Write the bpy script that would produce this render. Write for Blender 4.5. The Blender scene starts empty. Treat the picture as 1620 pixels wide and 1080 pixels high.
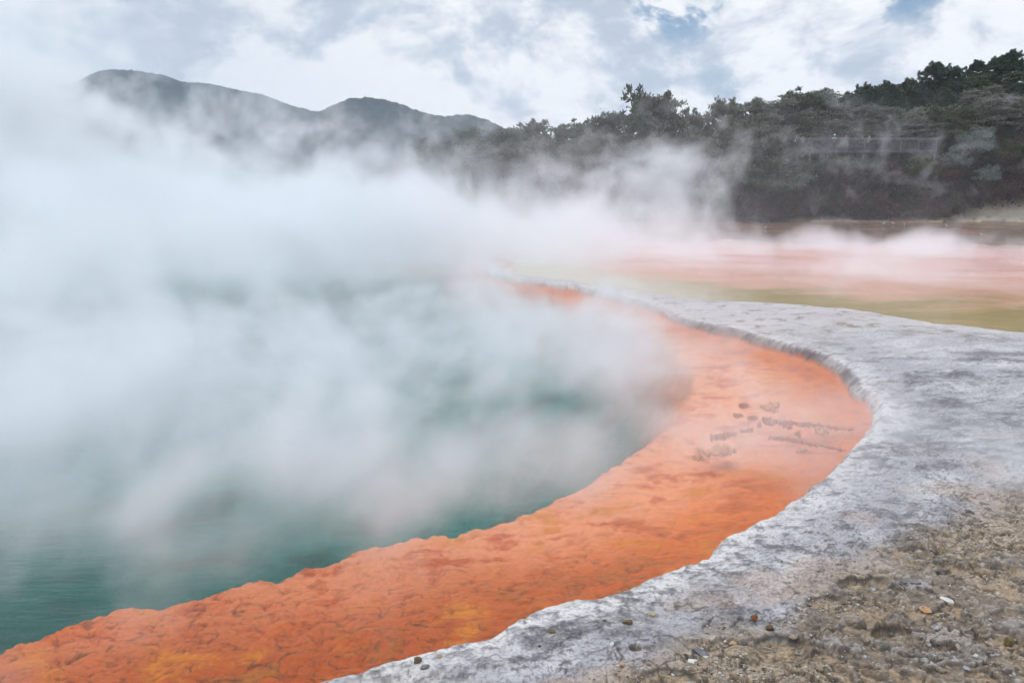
import bpy, bmesh, math, random
import numpy as np
from mathutils import Vector, Matrix
R = math.radians
random.seed(7); RNG = np.random.default_rng(7)
scene = bpy.context.scene
col = scene.collection

# ------------------------------------------------------------------ camera
CAM_H, PITCH, FPX = 3.2, R(10.8), 1260.0          # metres, lens tilt down, focal length in photo pixels (1620 wide)
cam_data = bpy.data.cameras.new('camera'); cam = bpy.data.objects.new('camera', cam_data); col.objects.link(cam)
cam_data.sensor_width = 36.0; cam_data.lens = 36.0 * FPX / 1620.0
cam_data.clip_start = 0.1; cam_data.clip_end = 9000
cam.location = (0, 0, CAM_H); cam.rotation_euler = (math.pi / 2 - PITCH, 0, 0)
scene.camera = cam

# ------------------------------------------------------------------ render settings
scene.view_settings.view_transform = 'Standard'; scene.view_settings.look = 'None'
scene.view_settings.gamma = 1.0; scene.view_settings.exposure = 0.0
cy = scene.cycles
cy.use_adaptive_sampling = True; cy.adaptive_threshold = 0.05; cy.adaptive_min_samples = 16
cy.use_denoising = True
cy.max_bounces = 8; cy.diffuse_bounces = 2; cy.glossy_bounces = 2; cy.transmission_bounces = 2
cy.volume_bounces = 4; cy.transparent_max_bounces = 16
cy.volume_max_steps = 256; cy.caustics_reflective = False; cy.caustics_refractive = False

# ------------------------------------------------------------------ node helpers
def new_mat(name):
    m = bpy.data.materials.new(name); m.use_nodes = True
    nt = m.node_tree; nt.nodes.clear()
    return m, nt
class G:
    """small node-graph writer"""
    def __init__(s, nt): s.nt = nt
    def n(s, t, **kw):
        nd = s.nt.nodes.new(t)
        for k, v in kw.items(): setattr(nd, k, v)
        return nd
    def link(s, a, b): s.nt.links.new(a, b)
    def put(s, sock, v):
        if isinstance(v, bpy.types.NodeSocket): s.link(v, sock)
        elif v is not None: sock.default_value = v
    def math(s, op, a, b=None, c=None, clamp=False):
        nd = s.n('ShaderNodeMath', operation=op, use_clamp=clamp)
        s.put(nd.inputs[0], a); s.put(nd.inputs[1], b)
        if c is not None: s.put(nd.inputs[2], c)
        return nd.outputs[0]
    def vec(s, op, a, b=None, out=0):
        nd = s.n('ShaderNodeVectorMath', operation=op)
        s.put(nd.inputs[0], a)
        if b is not None: s.put(nd.inputs[3] if op == 'SCALE' else nd.inputs[1], b)
        return nd.outputs[out]
    def noise(s, v, scale, detail=2, rough=0.5, dist=0.0, out=0, lac=2.0):
        nd = s.n('ShaderNodeTexNoise'); s.put(nd.inputs['Vector'], v)
        nd.inputs['Scale'].default_value = scale; nd.inputs['Detail'].default_value = detail
        nd.inputs['Roughness'].default_value = rough; nd.inputs['Distortion'].default_value = dist
        nd.inputs['Lacunarity'].default_value = lac
        return nd.outputs[out]
    def voro(s, v, scale, feature='F1', out=0, rand=1.0):
        nd = s.n('ShaderNodeTexVoronoi', feature=feature); s.put(nd.inputs['Vector'], v)
        nd.inputs['Scale'].default_value = scale; nd.inputs['Randomness'].default_value = rand
        return nd.outputs[out]
    def smooth(s, x, a, b, lo=0.0, hi=1.0):
        nd = s.n('ShaderNodeMapRange', interpolation_type='SMOOTHSTEP')
        s.put(nd.inputs[0], x)
        for i, v in ((1, a), (2, b), (3, lo), (4, hi)): s.put(nd.inputs[i], v)
        return nd.outputs[0]
    def lin(s, x, a, b, lo=0.0, hi=1.0):
        nd = s.n('ShaderNodeMapRange'); s.put(nd.inputs[0], x)
        for i, v in ((1, a), (2, b), (3, lo), (4, hi)): s.put(nd.inputs[i], v)
        return nd.outputs[0]
    def mix(s, f, a, b, mode='MIX'):
        nd = s.n('ShaderNodeMix', data_type='RGBA', blend_type=mode)
        s.put(nd.inputs[0], f); s.put(nd.inputs[6], rgba(a)); s.put(nd.inputs[7], rgba(b))
        return nd.outputs[2]
    def attr(s, name, out='Fac'):
        return s.n('ShaderNodeAttribute', attribute_name=name).outputs[out]
    def xyz(s, v):
        nd = s.n('ShaderNodeSeparateXYZ'); s.put(nd.inputs[0], v); return nd.outputs
    def comb(s, x, y, z):
        nd = s.n('ShaderNodeCombineXYZ')
        for i, v in enumerate((x, y, z)): s.put(nd.inputs[i], v)
        return nd.outputs[0]
    def mapping(s, v, scale=(1, 1, 1), loc=(0, 0, 0), rot=(0, 0, 0)):
        nd = s.n('ShaderNodeMapping'); s.put(nd.inputs[0], v)
        nd.inputs[1].default_value = loc; nd.inputs[2].default_value = rot; nd.inputs[3].default_value = scale
        return nd.outputs[0]
    def bump(s, h, strength=1.0, dist=0.01, normal=None):
        nd = s.n('ShaderNodeBump'); s.put(nd.inputs['Height'], h)
        s.put(nd.inputs['Strength'], strength); nd.inputs['Distance'].default_value = dist
        if normal is not None: s.put(nd.inputs['Normal'], normal)
        return nd.outputs[0]
    def out(s, surf=None, vol=None):
        o = s.n('ShaderNodeOutputMaterial')
        if surf is not None: s.link(surf, o.inputs['Surface'])
        if vol is not None: s.link(vol, o.inputs['Volume'])
    def principled(s, base, rough=0.9, normal=None, spec=0.3, **kw):
        nd = s.n('ShaderNodeBsdfPrincipled')
        s.put(nd.inputs['Base Color'], rgba(base)); s.put(nd.inputs['Roughness'], rough)
        s.put(nd.inputs['Specular IOR Level'], spec)
        if normal is not None: s.put(nd.inputs['Normal'], normal)
        for k, v in kw.items(): s.put(nd.inputs[k], v)
        return nd.outputs[0]
def rgba(c):
    if isinstance(c, (tuple, list)) and len(c) == 3: return (*c, 1.0)
    return c

# ------------------------------------------------------------------ world (cloudy sky) and sun
SUN_EL, SUN_AZ = R(56), R(-72)        # azimuth measured clockwise from +Y (straight ahead)
world = bpy.data.worlds.new('World'); scene.world = world; world.use_nodes = True
wt = world.node_tree; wt.nodes.clear(); g = G(wt)
sky = g.n('ShaderNodeTexSky', sky_type='NISHITA'); sky.sun_disc = False
sky.sun_elevation = SUN_EL; sky.sun_rotation = SUN_AZ; sky.altitude = 300; sky.air_density = 1.0; sky.dust_density = 1.0
tc = g.n('ShaderNodeTexCoord').outputs['Generated']
dx, dy, dz = g.xyz(tc)
P = g.mapping(tc, (3.0, 3.0, 4.6))
P = g.mapping(P, loc=(3.1, 1.7, 0.4))
warp = g.vec('SCALE', g.vec('SUBTRACT', g.noise(P, 1.3, 2, .5, out=1), (0.5, 0.5, 0.5)), 0.34)
Pw = g.vec('ADD', P, warp)
c_big = g.noise(Pw, 1.9, 8, .55)
c_det = g.noise(Pw, 3.6, 8, .62)
# blue openings: two gaps in the overcast, fixed in direction
def gap(az, el, w):
    v = (math.sin(R(az)) * math.cos(R(el)), math.cos(R(az)) * math.cos(R(el)), math.sin(R(el)))
    return g.smooth(g.vec('DOT_PRODUCT', tc, v, out=1), math.cos(R(w)), math.cos(R(w * .25)))
gaps = g.math('MULTIPLY', g.smooth(c_det, .66, .42), g.math('ADD', g.math('MULTIPLY', gap(11.3, 12.6, 4.4), .95), g.math('ADD', g.math('MULTIPLY', gap(25.6, 12.6, 4.4), .7), g.math('MULTIPLY', gap(14.0, 6.9, 2.6), .6))))
cover = g.math('SUBTRACT', g.math('ADD', g.lin(c_big, .32, .62, .75, 1.3), g.math('MULTIPLY', g.math('SUBTRACT', c_det, .5), 1.1)), g.math('MULTIPLY', gaps, 0.95))
cover = g.smooth(cover, .18, .70)
lit = g.smooth(g.math('ADD', g.math('MULTIPLY', c_det, .65), g.math('MULTIPLY', c_big, .45)), .44, .61)
left = g.smooth(dx, 0.05, -0.62)          # the overcast is thicker towards the left
ccol = g.mix(lit, (0.54, 0.61, 0.715), (1.03, 1.035, 1.05))
ccol = g.mix(g.math('MULTIPLY', left, .55), ccol, (0.52, 0.60, 0.70))
ccol = g.vec('MULTIPLY', g.vec('SCALE', ccol, g.lin(dz, .30, 1.0, 1.0, 1.9)), g.mix(g.smooth(dz, .3, .9), (1, 1, 1), (.91, .98, 1.07)))     # an overcast sky is brightest overhead
skyc = g.vec('SCALE', sky.outputs[0], 0.11)
bgc = g.mix(cover, skyc, ccol)
bg = g.n('ShaderNodeBackground'); g.link(bgc, bg.inputs['Color']); bg.inputs['Strength'].default_value = 1.0
wo = g.n('ShaderNodeOutputWorld'); g.link(bg.outputs[0], wo.inputs['Surface'])
world.cycles.sampling_method = 'MANUAL'; world.cycles.sample_map_resolution = 512

sd = bpy.data.lights.new('sun', 'SUN'); sun = bpy.data.objects.new('sun', sd); col.objects.link(sun)
sd.energy = 1.3; sd.angle = R(11); sd.color = (1.0, 0.975, 0.94)
sv = Vector((math.sin(SUN_AZ) * math.cos(SUN_EL), math.cos(SUN_AZ) * math.cos(SUN_EL), math.sin(SUN_EL)))
sun.rotation_euler = (-sv).to_track_quat('-Z', 'Y').to_euler()

# ------------------------------------------------------------------ geometry helpers
def ray(px, py):
    x, y = (px - 810) / FPX, -(py - 540) / FPX
    return Vector((x, math.cos(PITCH) + y * math.sin(PITCH), -math.sin(PITCH) + y * math.cos(PITCH)))
def at(px, py, z=0.0):
    d = ray(px, py); t = (z - CAM_H) / d.z
    return (d.x * t, d.y * t)
def at_y(px, py, Y):
    d = ray(px, py); t = Y / d.y
    return Vector((d.x * t, Y, CAM_H + d.z * t))
def tag(o, label=None, cat=None, group=None, kind=None):
    if label: o['label'] = label
    if cat: o['category'] = cat
    if group: o['group'] = group
    if kind: o['kind'] = kind
    return o
def link_mesh(name, verts, faces, mat=None, parent=None, smooth=False):
    me = bpy.data.meshes.new(name)
    if isinstance(verts, np.ndarray):
        me.vertices.add(len(verts)); me.vertices.foreach_set('co', verts.astype(np.float32).ravel())
        k = faces.shape[1]
        me.loops.add(faces.size); me.loops.foreach_set('vertex_index', faces.astype(np.int32).ravel())
        me.polygons.add(len(faces)); me.polygons.foreach_set('loop_start', np.arange(0, faces.size, k, dtype=np.int32))
        me.update(calc_edges=True); me.validate()
    else:
        me.from_pydata(verts, [], faces); me.update()
    if smooth: me.polygons.foreach_set('use_smooth', np.ones(len(me.polygons), bool))
    o = bpy.data.objects.new(name, me); col.objects.link(o)
    if mat:
        for m in (mat if isinstance(mat, (list, tuple)) else [mat]): me.materials.append(m)
    if parent: o.parent = parent
    return o
def fattr(me, name, vals):
    a = me.attributes.new(name, 'FLOAT', 'POINT'); a.data.foreach_set('value', np.asarray(vals, np.float32).ravel())
def cattr(me, name, rgb):
    a = me.attributes.new(name, 'FLOAT_COLOR', 'POINT')
    c = np.ones((len(rgb), 4), np.float32); c[:, :3] = rgb; a.data.foreach_set('color', c.ravel())
def empty(name, loc, rz=0.0):
    o = bpy.data.objects.new(name, None); col.objects.link(o); o.location = loc; o.rotation_euler = (0, 0, rz)
    o.empty_display_size = 0.2
    return o
def copy_tree(o, parent=None):
    c = o.copy(); col.objects.link(c)
    if parent: c.parent = parent
    for ch in list(o.children): copy_tree(ch, c)
    return c

# numpy noise
def _h(ix, iy, s):
    n = (ix.astype(np.int64) * 374761393 + iy.astype(np.int64) * 668265263 + s * 974634757) & 0xFFFFFFFF
    n = ((n ^ (n >> 13)) * 1274126177) & 0xFFFFFFFF
    n = ((n ^ (n >> 16)) * 2246822519) & 0xFFFFFFFF
    return (n ^ (n >> 15)) & 0xFFFFFFFF
def perlin(x, y, s=0):
    ix, iy = np.floor(x), np.floor(y); fx, fy = x - ix, y - iy
    u, v = fx * fx * fx * (fx * (fx * 6 - 15) + 10), fy * fy * fy * (fy * (fy * 6 - 15) + 10)
    def gr(a, b):
        ang = _h(ix + a, iy + b, s) * (2 * np.pi / 4294967296.0)
        return np.cos(ang) * (fx - a) + np.sin(ang) * (fy - b)
    return ((gr(0, 0) * (1 - u) + gr(1, 0) * u) * (1 - v) + (gr(0, 1) * (1 - u) + gr(1, 1) * u) * v) * 1.5
def fbm(x, y, o=4, s=0, gain=.5, lac=2.03):
    t, a, n = 0, 1.0, 0
    for i in range(o):
        t = t + a * perlin(x, y, s + i * 17); n += a; a *= gain; x, y = x * lac + 3.7, y * lac + 1.3
    return t / n
def worley(x, y, s=0):
    ix, iy = np.floor(x), np.floor(y); f1 = np.full(x.shape, 9.0); f2 = f1.copy(); cid = np.zeros(x.shape)
    for a in (-1, 0, 1):
        for b in (-1, 0, 1):
            cx, cyy = ix + a, iy + b; h = _h(cx, cyy, s)
            d = np.hypot(cx + (h & 0xFFFF) / 65536.0 - x, cyy + (h >> 16) / 65536.0 - y)
            nn = d < f1; f2 = np.where(nn, f1, np.minimum(f2, d)); cid = np.where(nn, (h >> 7 & 0xFFF) / 4096.0, cid); f1 = np.where(nn, d, f1)
    return f1, f2, cid
def sst(x, a, b):
    t = np.clip((x - a) / (b - a), 0, 1); return t * t * (3 - 2 * t)
def sdist(X, Y, poly):
    """signed distance to a closed polygon: negative inside"""
    best = np.full(X.shape, 1e9); inside = np.zeros(X.shape, bool); n = len(poly)
    for i in range(n):
        (x0, y0), (x1, y1) = poly[i], poly[(i + 1) % n]
        dx, dy = x1 - x0, y1 - y0
        t = np.clip(((X - x0) * dx + (Y - y0) * dy) / (dx * dx + dy * dy + 1e-12), 0, 1)
        best = np.minimum(best, np.hypot(X - x0 - t * dx, Y - y0 - t * dy))
        if y0 != y1:
            inside ^= ((Y < y0) != (Y < y1)) & (X < x0 + (Y - y0) * dx / dy)
    return np.where(inside, -best, best)
def catmull(pts, k=6):
    out = []; n = len(pts); p = [Vector((*q, 0)) for q in pts]
    for i in range(n - 1):
        a, b, c, d = p[max(i - 1, 0)], p[i], p[i + 1], p[min(i + 2, n - 1)]
        for j in range(k):
            t = j / k
            q = .5 * ((2 * b) + (c - a) * t + (2 * a - 5 * b + 4 * c - d) * t * t + (3 * b - a - 3 * c + d) * t ** 3)
            out.append((q.x, q.y))
    out.append(pts[-1]); return out

# ------------------------------------------------------------------ layout of the ground, in metres
shore = [(-30, -1), (-9, 1.6), (-4.2, 3.05)] + [at(*p) for p in ((490, 1078, .1), (560, 1056, .1), (640, 1036, .1), (705, 1022, .1), (775, 1003, .1), (810, 978, .1), (845, 962, .1), (905, 948, .1), (975, 934, .1), (1030, 910, .1), (1085, 890, .1), (1112, 880, .1), (1132, 856, .1), (1165, 838, .1), (1215, 813, .1), (1265, 786, .08), (1300, 757, .06), (1335, 722, .05), (1365, 693, .02), (1384, 664), (1376, 640), (1345, 618), (1330, 594), (1312, 580), (1275, 563), (1248, 556), (1195, 541), (1160, 530), (1105, 519), (1070, 508), (1040, 493), (985, 477), (925, 462), (860, 451), (800, 443), (772, 433), (765, 420), (758, 408))]
pool_poly = catmull(shore, 5) + [(-3, 44), (-9, 56), (-26, 66), (-55, 64), (-78, 40), (-70, 5)]
deep_poly = catmull([(-34, 2.4), (-11, 4.3)] + [at(*p, -.30 if p[0] < 500 else -.22) for p in ((-120, 1040), (0, 1008), (90, 985), (205, 954), (260, 955), (335, 930), (430, 912), (480, 895), (520, 872), (575, 852), (660, 838), (760, 822), (860, 788), (950, 740), (1030, 690), (1075, 640), (1090, 600), (1060, 560), (1000, 522), (930, 490), (850, 466), (770, 450), (735, 436), (720, 420), (725, 408))], 5) + [(-5, 44), (-11, 54), (-27, 64), (-54, 62), (-76, 40), (-68, 6)]
pal_poly = catmull([at(*p) for p in ((905, 397), (835, 404), (812, 418), (815, 434), (870, 443), (935, 451), (1010, 463), (1080, 474), (1150, 480), (1250, 487), (1345, 494), (1410, 503), (1480, 515), (1560, 524), (1620, 531), (1720, 540))], 5) + [(24, 15.5), (60, 17), (110, 40), (110, 78)] + [at(*p) for p in ((1620, 351), (1500, 351), (1400, 350.5), (1300, 351), (1200, 349.5), (1120, 346))] + [(6, 80), (-8, 74), (-6, 60), (0, 46)]

HOLLOWS = [(*at(px, py, .18), a, b) for px, py, a, b in ((1062, 1075, .26, .22), (1238, 1022, .19, .20), (1365, 918, .24, .16), (1312, 948, .20, .17), (1005, 1019, .05, .05), (1420, 1000, .22, .10))]
brown_poly = [at(*p, .18) for p in ((930, 1110), (985, 1050), (1090, 1035), (1150, 1010), (1215, 990), (1290, 945), (1330, 900), (1400, 865), (1440, 822), (1530, 800), (1620, 770), (1800, 740))] + [(9, 3), (3, 1.5)]
beach = None
def htop(X):
    return np.interp(X, [-80, -30, -10, 0, 15, 30, 45, 60, 90], [2, 2, 2.4, 3.0, 4.4, 5.4, 6.4, 10.0, 12])
def terrain(X, Y):
    X = np.asarray(X, float); Y = np.asarray(Y, float); near = Y < 140
    o = {}
    sp = np.full(X.shape, 300.0); sl = sp.copy(); sdp = sp.copy(); bm = np.zeros(X.shape)
    Xn, Yn = X[near], Y[near]
    jag = 0.10 * fbm(Xn * 1.7, Yn * 1.7, 5, 3, .6) * sst(Yn, 2, 9) + .05 * fbm(Xn * 2.6, Yn * 2.6, 4, 5, .55) + .022 * fbm(Xn * 8, Yn * 8, 4, 7, .6) * sst(Yn, 10, 6)
    sp[near] = sdist(Xn, Yn, pool_poly) + jag
    sl[near] = sdist(Xn, Yn, pal_poly) + jag * 2.2 + .5 * fbm(Xn * .35, Yn * .35, 3, 9) * sst(Yn, 14, 24)
    sdp[near] = sdist(Xn, Yn, deep_poly) + .34 * fbm(Xn * 1.1, Yn * 1.1, 5, 21, .6)
    bm[near] = sdist(Xn, Yn, brown_poly)
    land = np.minimum(sp, sl)
    # --- bank: sinter lip at the pool, low edge at the far flats
    lip = 0.125 * sst(sp, -.015, .08 + .10 * sst(Y, 9, 13)) + .035 * sst(sp, .05, .9)
    back = sst(sl, -.05, .7)
    h = lip * (0.25 + 0.75 * back) * np.where(sl > -.05, 1, 0)
    h = np.where(Y > 30, np.minimum(h, .03 + .09 * sst(land, 0, 1.2)), h)
    h += .10 * sst(X, 2.5, 8) * sst(land, .2, 3) * sst(Y, 40, 20)
    h += (.030 * fbm(X * .8, Y * .8, 3, 31) + .012 * fbm(X * 4.2, Y * 4.2, 4, 33, .6)) * sst(land, .03, .4) * sst(Y, 60, 25)
    # --- crust terraces of the brown ground
    wx, wy = X + .35 * fbm(X * 1.6, Y * 1.6, 3, 41), Y + .35 * fbm(X * 1.6, Y * 1.6, 3, 43)
    nb = bm + .45 * fbm(X * 1.2, Y * 1.2, 4, 47)
    brown = sst(-nb, -.25, .25) * sst(X, -3, -1) * np.where(near, 1, 0)
    f = fbm(wx * .62 + .10 * wy, wy * 1.15, 5, 51, .54)
    q = f * 6.6 + .30 * fbm(X * 6, Y * 7.5, 4, 52, .6) + .10 * perlin(X * 24, Y * 28, 50); fl = np.floor(q); fr = q - fl
    lev = fl + sst(fr, .40, .56)
    f2 = fbm(wx * 1.9 + .3 * wy, wy * 2.9, 4, 53, .58); q2 = f2 * 4.5 + .35 * fbm(X * 11, Y * 14, 3, 54, .6); fr2 = q2 - np.floor(q2)
    rim = np.exp(-((fr - .60) / .08) ** 2)
    hol = np.zeros(X.shape); hside = np.zeros(X.shape)
    for hx, hy, ha, hb in HOLLOWS:
        rr_ = np.hypot((X - hx) / ha, (Y - hy) / hb) + .28 * fbm(X * 3.5, Y * 3.5, 3, 57)
        hside = np.where(rr_ < 1.2, np.maximum(hside, sst((Y - hy) / hb, .0, .6)), hside)
        hol = np.maximum(hol, 1 - sst(rr_, .62, 1.0))
    cr = brown * .8 + .2 * sst(-nb, -1.6, 0)
    rough = fbm(X * 8, Y * 10, 5, 55, .66)
    h += cr * (1 - hol) * (.024 * lev + .010 * rim + .012 * (np.floor(q2) + sst(fr2, .40, .6)) + .026 * rough) * sst(land, .1, .5)
    h += hol * (-.055 + .008 * rough) + .012 * np.clip(1 - np.abs(hol - .02) / .02, 0, 1) * 0
    q3 = fbm(X * .9 + .2 * Y, Y * 1.5, 5, 58, .56) * 9 + .25 * fbm(X * 9, Y * 11, 3, 59); fr3 = q3 - np.floor(q3); bank = (1 - brown) * sst(sp, .12, .5) * sst(Y, 30, 14)
    h += .009 * (np.floor(q3) + sst(fr3, .42, .58)) * bank
    w1, w2, wid = worley(X * 9 + 1.2 * perlin(X * 5, Y * 5, 71), Y * 9 + 1.2 * perlin(X * 5, Y * 5, 72), 61)
    mott = fbm(X * 7, Y * 9, 5, 63, .65)
    h += .016 * mott * (1 - brown * .6) * sst(land, .02, .2) * sst(Y, 30, 8)
    # --- below the water
    lump1, lumpb, lid = worley(X * 5.6 + .8 * perlin(X * 4, Y * 4, 81), Y * 6.6 + .8 * perlin(X * 4, Y * 4, 82), 83)
    lump2, lumpc, _ = worley(X * 13 + perlin(X * 7, Y * 7, 84), Y * 15 + perlin(X * 7, Y * 7, 85), 86)
    inp = -sp
    shelf = -(.045 + .10 * sst(inp, 0, .5) + .13 * sst(inp, .4, 2.2))
    shelf += (.055 * (1 - lump1 ** 2) + .022 * (1 - lump2 ** 2)) * sst(inp, .03, .3) - .045
    drop = sst(-sdp, -.22, 1.25); shelf = shelf - drop * 1.9 * (1 + .1 * fbm(X, Y, 2, 87)) - sst(-sdp, .5, 6) * 2
    h = np.where(sp < 0, shelf + .02 * sst(sp, -.03, 0), h)
    pal = -(.012 + .05 * sst(-sl, 0, 3) + .22 * sst(-sl, 3, 20)) + .012 * fbm(X * 2, Y * 2, 4, 89)
    rl = np.exp(-(np.abs(fbm(X * .28 + .1 * Y, Y * .55, 4, 149, .5)) / .018) ** 2) * sst(-sl, 1.0, 4) * sst(Y, 60, 50); pal = pal + rl * .02
    # low sinter rims lying in the far flats
    r1 = np.interp(X, [10, 14.3, 22, 33, 60], [51.5, 51.3, 49.5, 47.4, 45]) + .5 * fbm(X * .4, Y * 0, 3, 91)
    ridge = np.exp(-((Y - r1) / .35) ** 2) * sst(X, 11, 14)
    pal = pal + ridge * .275
    h = np.where((sl < 0) & (sp >= 0), pal, h)
    # --- hillside beyond the water
    beachy = sst(X, 43, 52)
    rise = sst(land, 1.0 + 5 * beachy, 9 + 9 * beachy) * sst(Y, 56, 66) * np.where((sp > 0) & (sl > 0), 1, 0)
    hill = htop(X) * rise + .5 * fbm(X * .15, Y * .15, 3, 95) * rise
    hill += sst(X, 5, 60) * .20 * np.clip(Y - 92, 0, 45) * sst(Y, 900, 250)
    hill = hill * sst(Y, 1500, 350) + .35 * beachy * sst(land, 0, 5) * sst(Y, 56, 66) * (1 + .8 * fbm(X * .4, Y * .9, 3, 96))
    h = h + hill
    o.update(sp=sp, sl=sl, sdp=sdp, land=land, brown=brown, lev=lev, fr=fr, rim=rim, rise=rise, beachy=beachy, w1=w1, w2=w2, wid=wid, mott=mott,
             hside=hside, rl=rl, fr3=fr3, bank=bank, hol=hol, fr2=fr2, rough=rough, drop=drop, lump1=lump1, lump2=lump2, lumpb=lumpb, lumpc=lumpc, lid=lid, ridge=ridge, f=f, r1=r1, nb=nb)
    return h, o
def ground_z(x, y):
    return float(terrain(np.array([x]), np.array([y]))[0][0])
def lerp(a, b, t):
    return a + (np.asarray(b) - a) * np.asarray(t)[..., None]

def build_ground():
    py = np.concatenate([np.arange(1620, 1080, -4.0), np.arange(1080, 560, -1.25), np.arange(560, 338, -.9)])
    dep = np.arctan((py - 540) / FPX) + PITCH
    dist = np.concatenate([[.6, 1.0, 1.4], CAM_H / np.tan(dep), np.geomspace(112, 2600, 40)])
    dist = np.unique(dist)
    th = np.concatenate([np.arange(-75, -40, 1.0), np.arange(-40, 40, .082), np.arange(40, 75.1, 1.0)])
    D, T = np.meshgrid(dist, np.radians(th), indexing='ij')
    X, Y = D * np.sin(T), D * np.cos(T)
    h, o = terrain(X, Y)
    nr, nc = X.shape
    i = np.arange(nr * nc).reshape(nr, nc)
    F = np.stack([i[:-1, :-1], i[:-1, 1:], i[1:, 1:], i[1:, :-1]], -1).reshape(-1, 4)
    # ---- colour of the deposits (minerals, crust, gravel, algae) plus painted shade in pits and undercuts
    sp, sl, land, brown = o['sp'], o['sl'], o['land'], o['brown']
    along = X * .8 + Y * .6
    st = fbm(sp * 3.2, along * .8, 5, 101, .6) * sst(Y, 12, 7) + fbm(X * 1.1, Y * 2.2, 6, 102, .66) * sst(Y, 7, 12); st2 = fbm(X * 2.1, Y * 3.0, 6, 103, .66); big = fbm(X * .45, Y * .7, 4, 105, .5)
    mt = o['mott']; fine = fbm(X * 16, Y * 20, 4, 113, .66); ro = o['rough']
    C = np.empty(X.shape + (3,)); C[:] = (.335, .335, .365)
    C = lerp(C, (.155, .155, .17), sst(st2 + .7 * big + .2 * mt, -.12, .34))
    C = lerp(C, (.10, .098, .105), sst(fbm(X * 1.3, Y * 3.6, 6, 145, .68) + .5 * big, .12, .40) * sst(sp, .5, 1.2) * .75)
    C = lerp(C, (.50, .50, .52), sst(st - .4 * big, .02, .40) * .9)
    we = np.exp(-(np.clip(sp, 0, 9) / (.40 + .15 * big)) ** 2) * sst(st + .6 * st2 + .30, -.45, .25)
    we = we * sst(mt + .6 * st2, .35, -.25)
    C = lerp(C, (.56, .55, .545), np.clip(we * 1.15, 0, 1))
    C = lerp(C, (.115, .11, .12), sst(mt + .45 * st2 + .25 * st, .10, .42) * (.85 - .55 * sst(Y, 8, 20)) * sst(sp, .03, .25))
    C = lerp(C, (.10, .095, .10), sst(fine + .5 * st2, .22, .50) * .75 * sst(Y, 16, 8) * sst(sp, .05, .4))
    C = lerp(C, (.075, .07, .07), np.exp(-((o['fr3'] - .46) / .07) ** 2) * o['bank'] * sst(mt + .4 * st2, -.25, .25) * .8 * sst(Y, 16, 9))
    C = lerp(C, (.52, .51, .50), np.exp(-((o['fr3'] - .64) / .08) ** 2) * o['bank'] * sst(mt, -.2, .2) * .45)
    farg = sst(Y, 13, 19) * (1 - brown)
    C = lerp(C, (.50, .46, .465), farg * .75); C = lerp(C, (.66, .65, .64), farg * np.exp(-np.clip(sl, 0, 9) / .25) * sst(st2, -.3, .1))
    C = lerp(C, (.17, .15, .13), farg * sst(st2, .12, .42) * .85)
    mossy = np.exp(-(((X - 8.3) / 1.6) ** 2 + ((Y - 17.2) / 1.0) ** 2)); C = lerp(C, (.20, .19, .08), np.clip(mossy * sst(st2, 0, .3), 0, 1) * .8)
    tanp = sst(fbm(X * .9, Y * 1.1, 4, 107), .05, .3) * sst(-o['nb'], -1.9, -.2)
    C = lerp(C, (.42, .33, .28), tanp * .6)
    B = np.empty(X.shape + (3,)); B[:] = (.31, .225, .145)
    B = lerp(B, (.20, .160, .125), sst(o['lev'] + .9 * st2 + .6 * ro, .0, .9) * .85)
    B = lerp(B, (.36, .35, .36), sst(o['lev'] + 1.6 * big, 1.1, 2.0) * .65)
    B = lerp(B, (.42, .33, .24), sst(-o['lev'] + st2 * .9, .6, 1.5) * .7)
    B = lerp(B, (.15, .105, .040), sst(st2 + .5 * big + .3 * ro, .12, .42) * sst(X, 2.2, 4.0) * .85)
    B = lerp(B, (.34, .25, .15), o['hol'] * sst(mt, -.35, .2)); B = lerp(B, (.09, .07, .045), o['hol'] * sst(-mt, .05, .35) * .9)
    scar = np.exp(-((o['fr'] - .44) / .06) ** 2); scar2 = np.exp(-((o['fr2'] - .46) / .09) ** 2)  # dark undercut lines along the scarps, painted in as shade
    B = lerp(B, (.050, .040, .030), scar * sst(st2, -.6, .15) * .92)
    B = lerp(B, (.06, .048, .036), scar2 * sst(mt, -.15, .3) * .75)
    B = lerp(B, (.075, .062, .05), sst(fbm(X * 11, Y * 14, 4, 109, .65) + .3 * st2, .10, .40) * .8)
    B = lerp(B, (.46, .42, .37), np.exp(-((o['fr'] - .68) / .07) ** 2) * sst(mt, -.3, .1) * .6)
    B = lerp(B, (.58, .54, .50), sst(-fine + .3 * big, .20, .45) * .55)
    B = lerp(B, (.050, .038, .028), sst(-ro + .5 * mt, .10, .36) * .7); B = lerp(B, (.44, .385, .32), sst(ro + .3 * fine, .16, .42) * .45)  # painted shade in the low pits, painted highlights on the ridges
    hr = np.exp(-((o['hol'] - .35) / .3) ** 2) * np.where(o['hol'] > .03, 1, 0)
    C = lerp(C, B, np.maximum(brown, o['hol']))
    C = lerp(C, (.045, .037, .028), hr * o['hside'] * .85)  # shade on the far walls of the hollows, put into the colour
    ca, cb, _ = worley(X * 2.6 + .8 * fbm(X * 3, Y * 3, 3, 115), Y * 3.4 + .8 * fbm(X * 3, Y * 3, 3, 116), 117)
    cc_, cd_, _ = worley(X * 8 + .7 * fbm(X * 8, Y * 8, 2, 118), Y * 10 + .7 * fbm(X * 8, Y * 8, 2, 119), 120)
    nearb = sst(-o['nb'], -1.1, 0) * sst(Y, 14, 9)
    C = lerp(C, (.040, .034, .028), sst(cb - ca, .055, .01) * nearb * sst(st2, -.35, .1) * .9)
    C = lerp(C, (.05, .042, .034), sst(cd_ - cc_, .12, .02) * nearb * sst(mt + st2, .0, .35) * .75)
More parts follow.
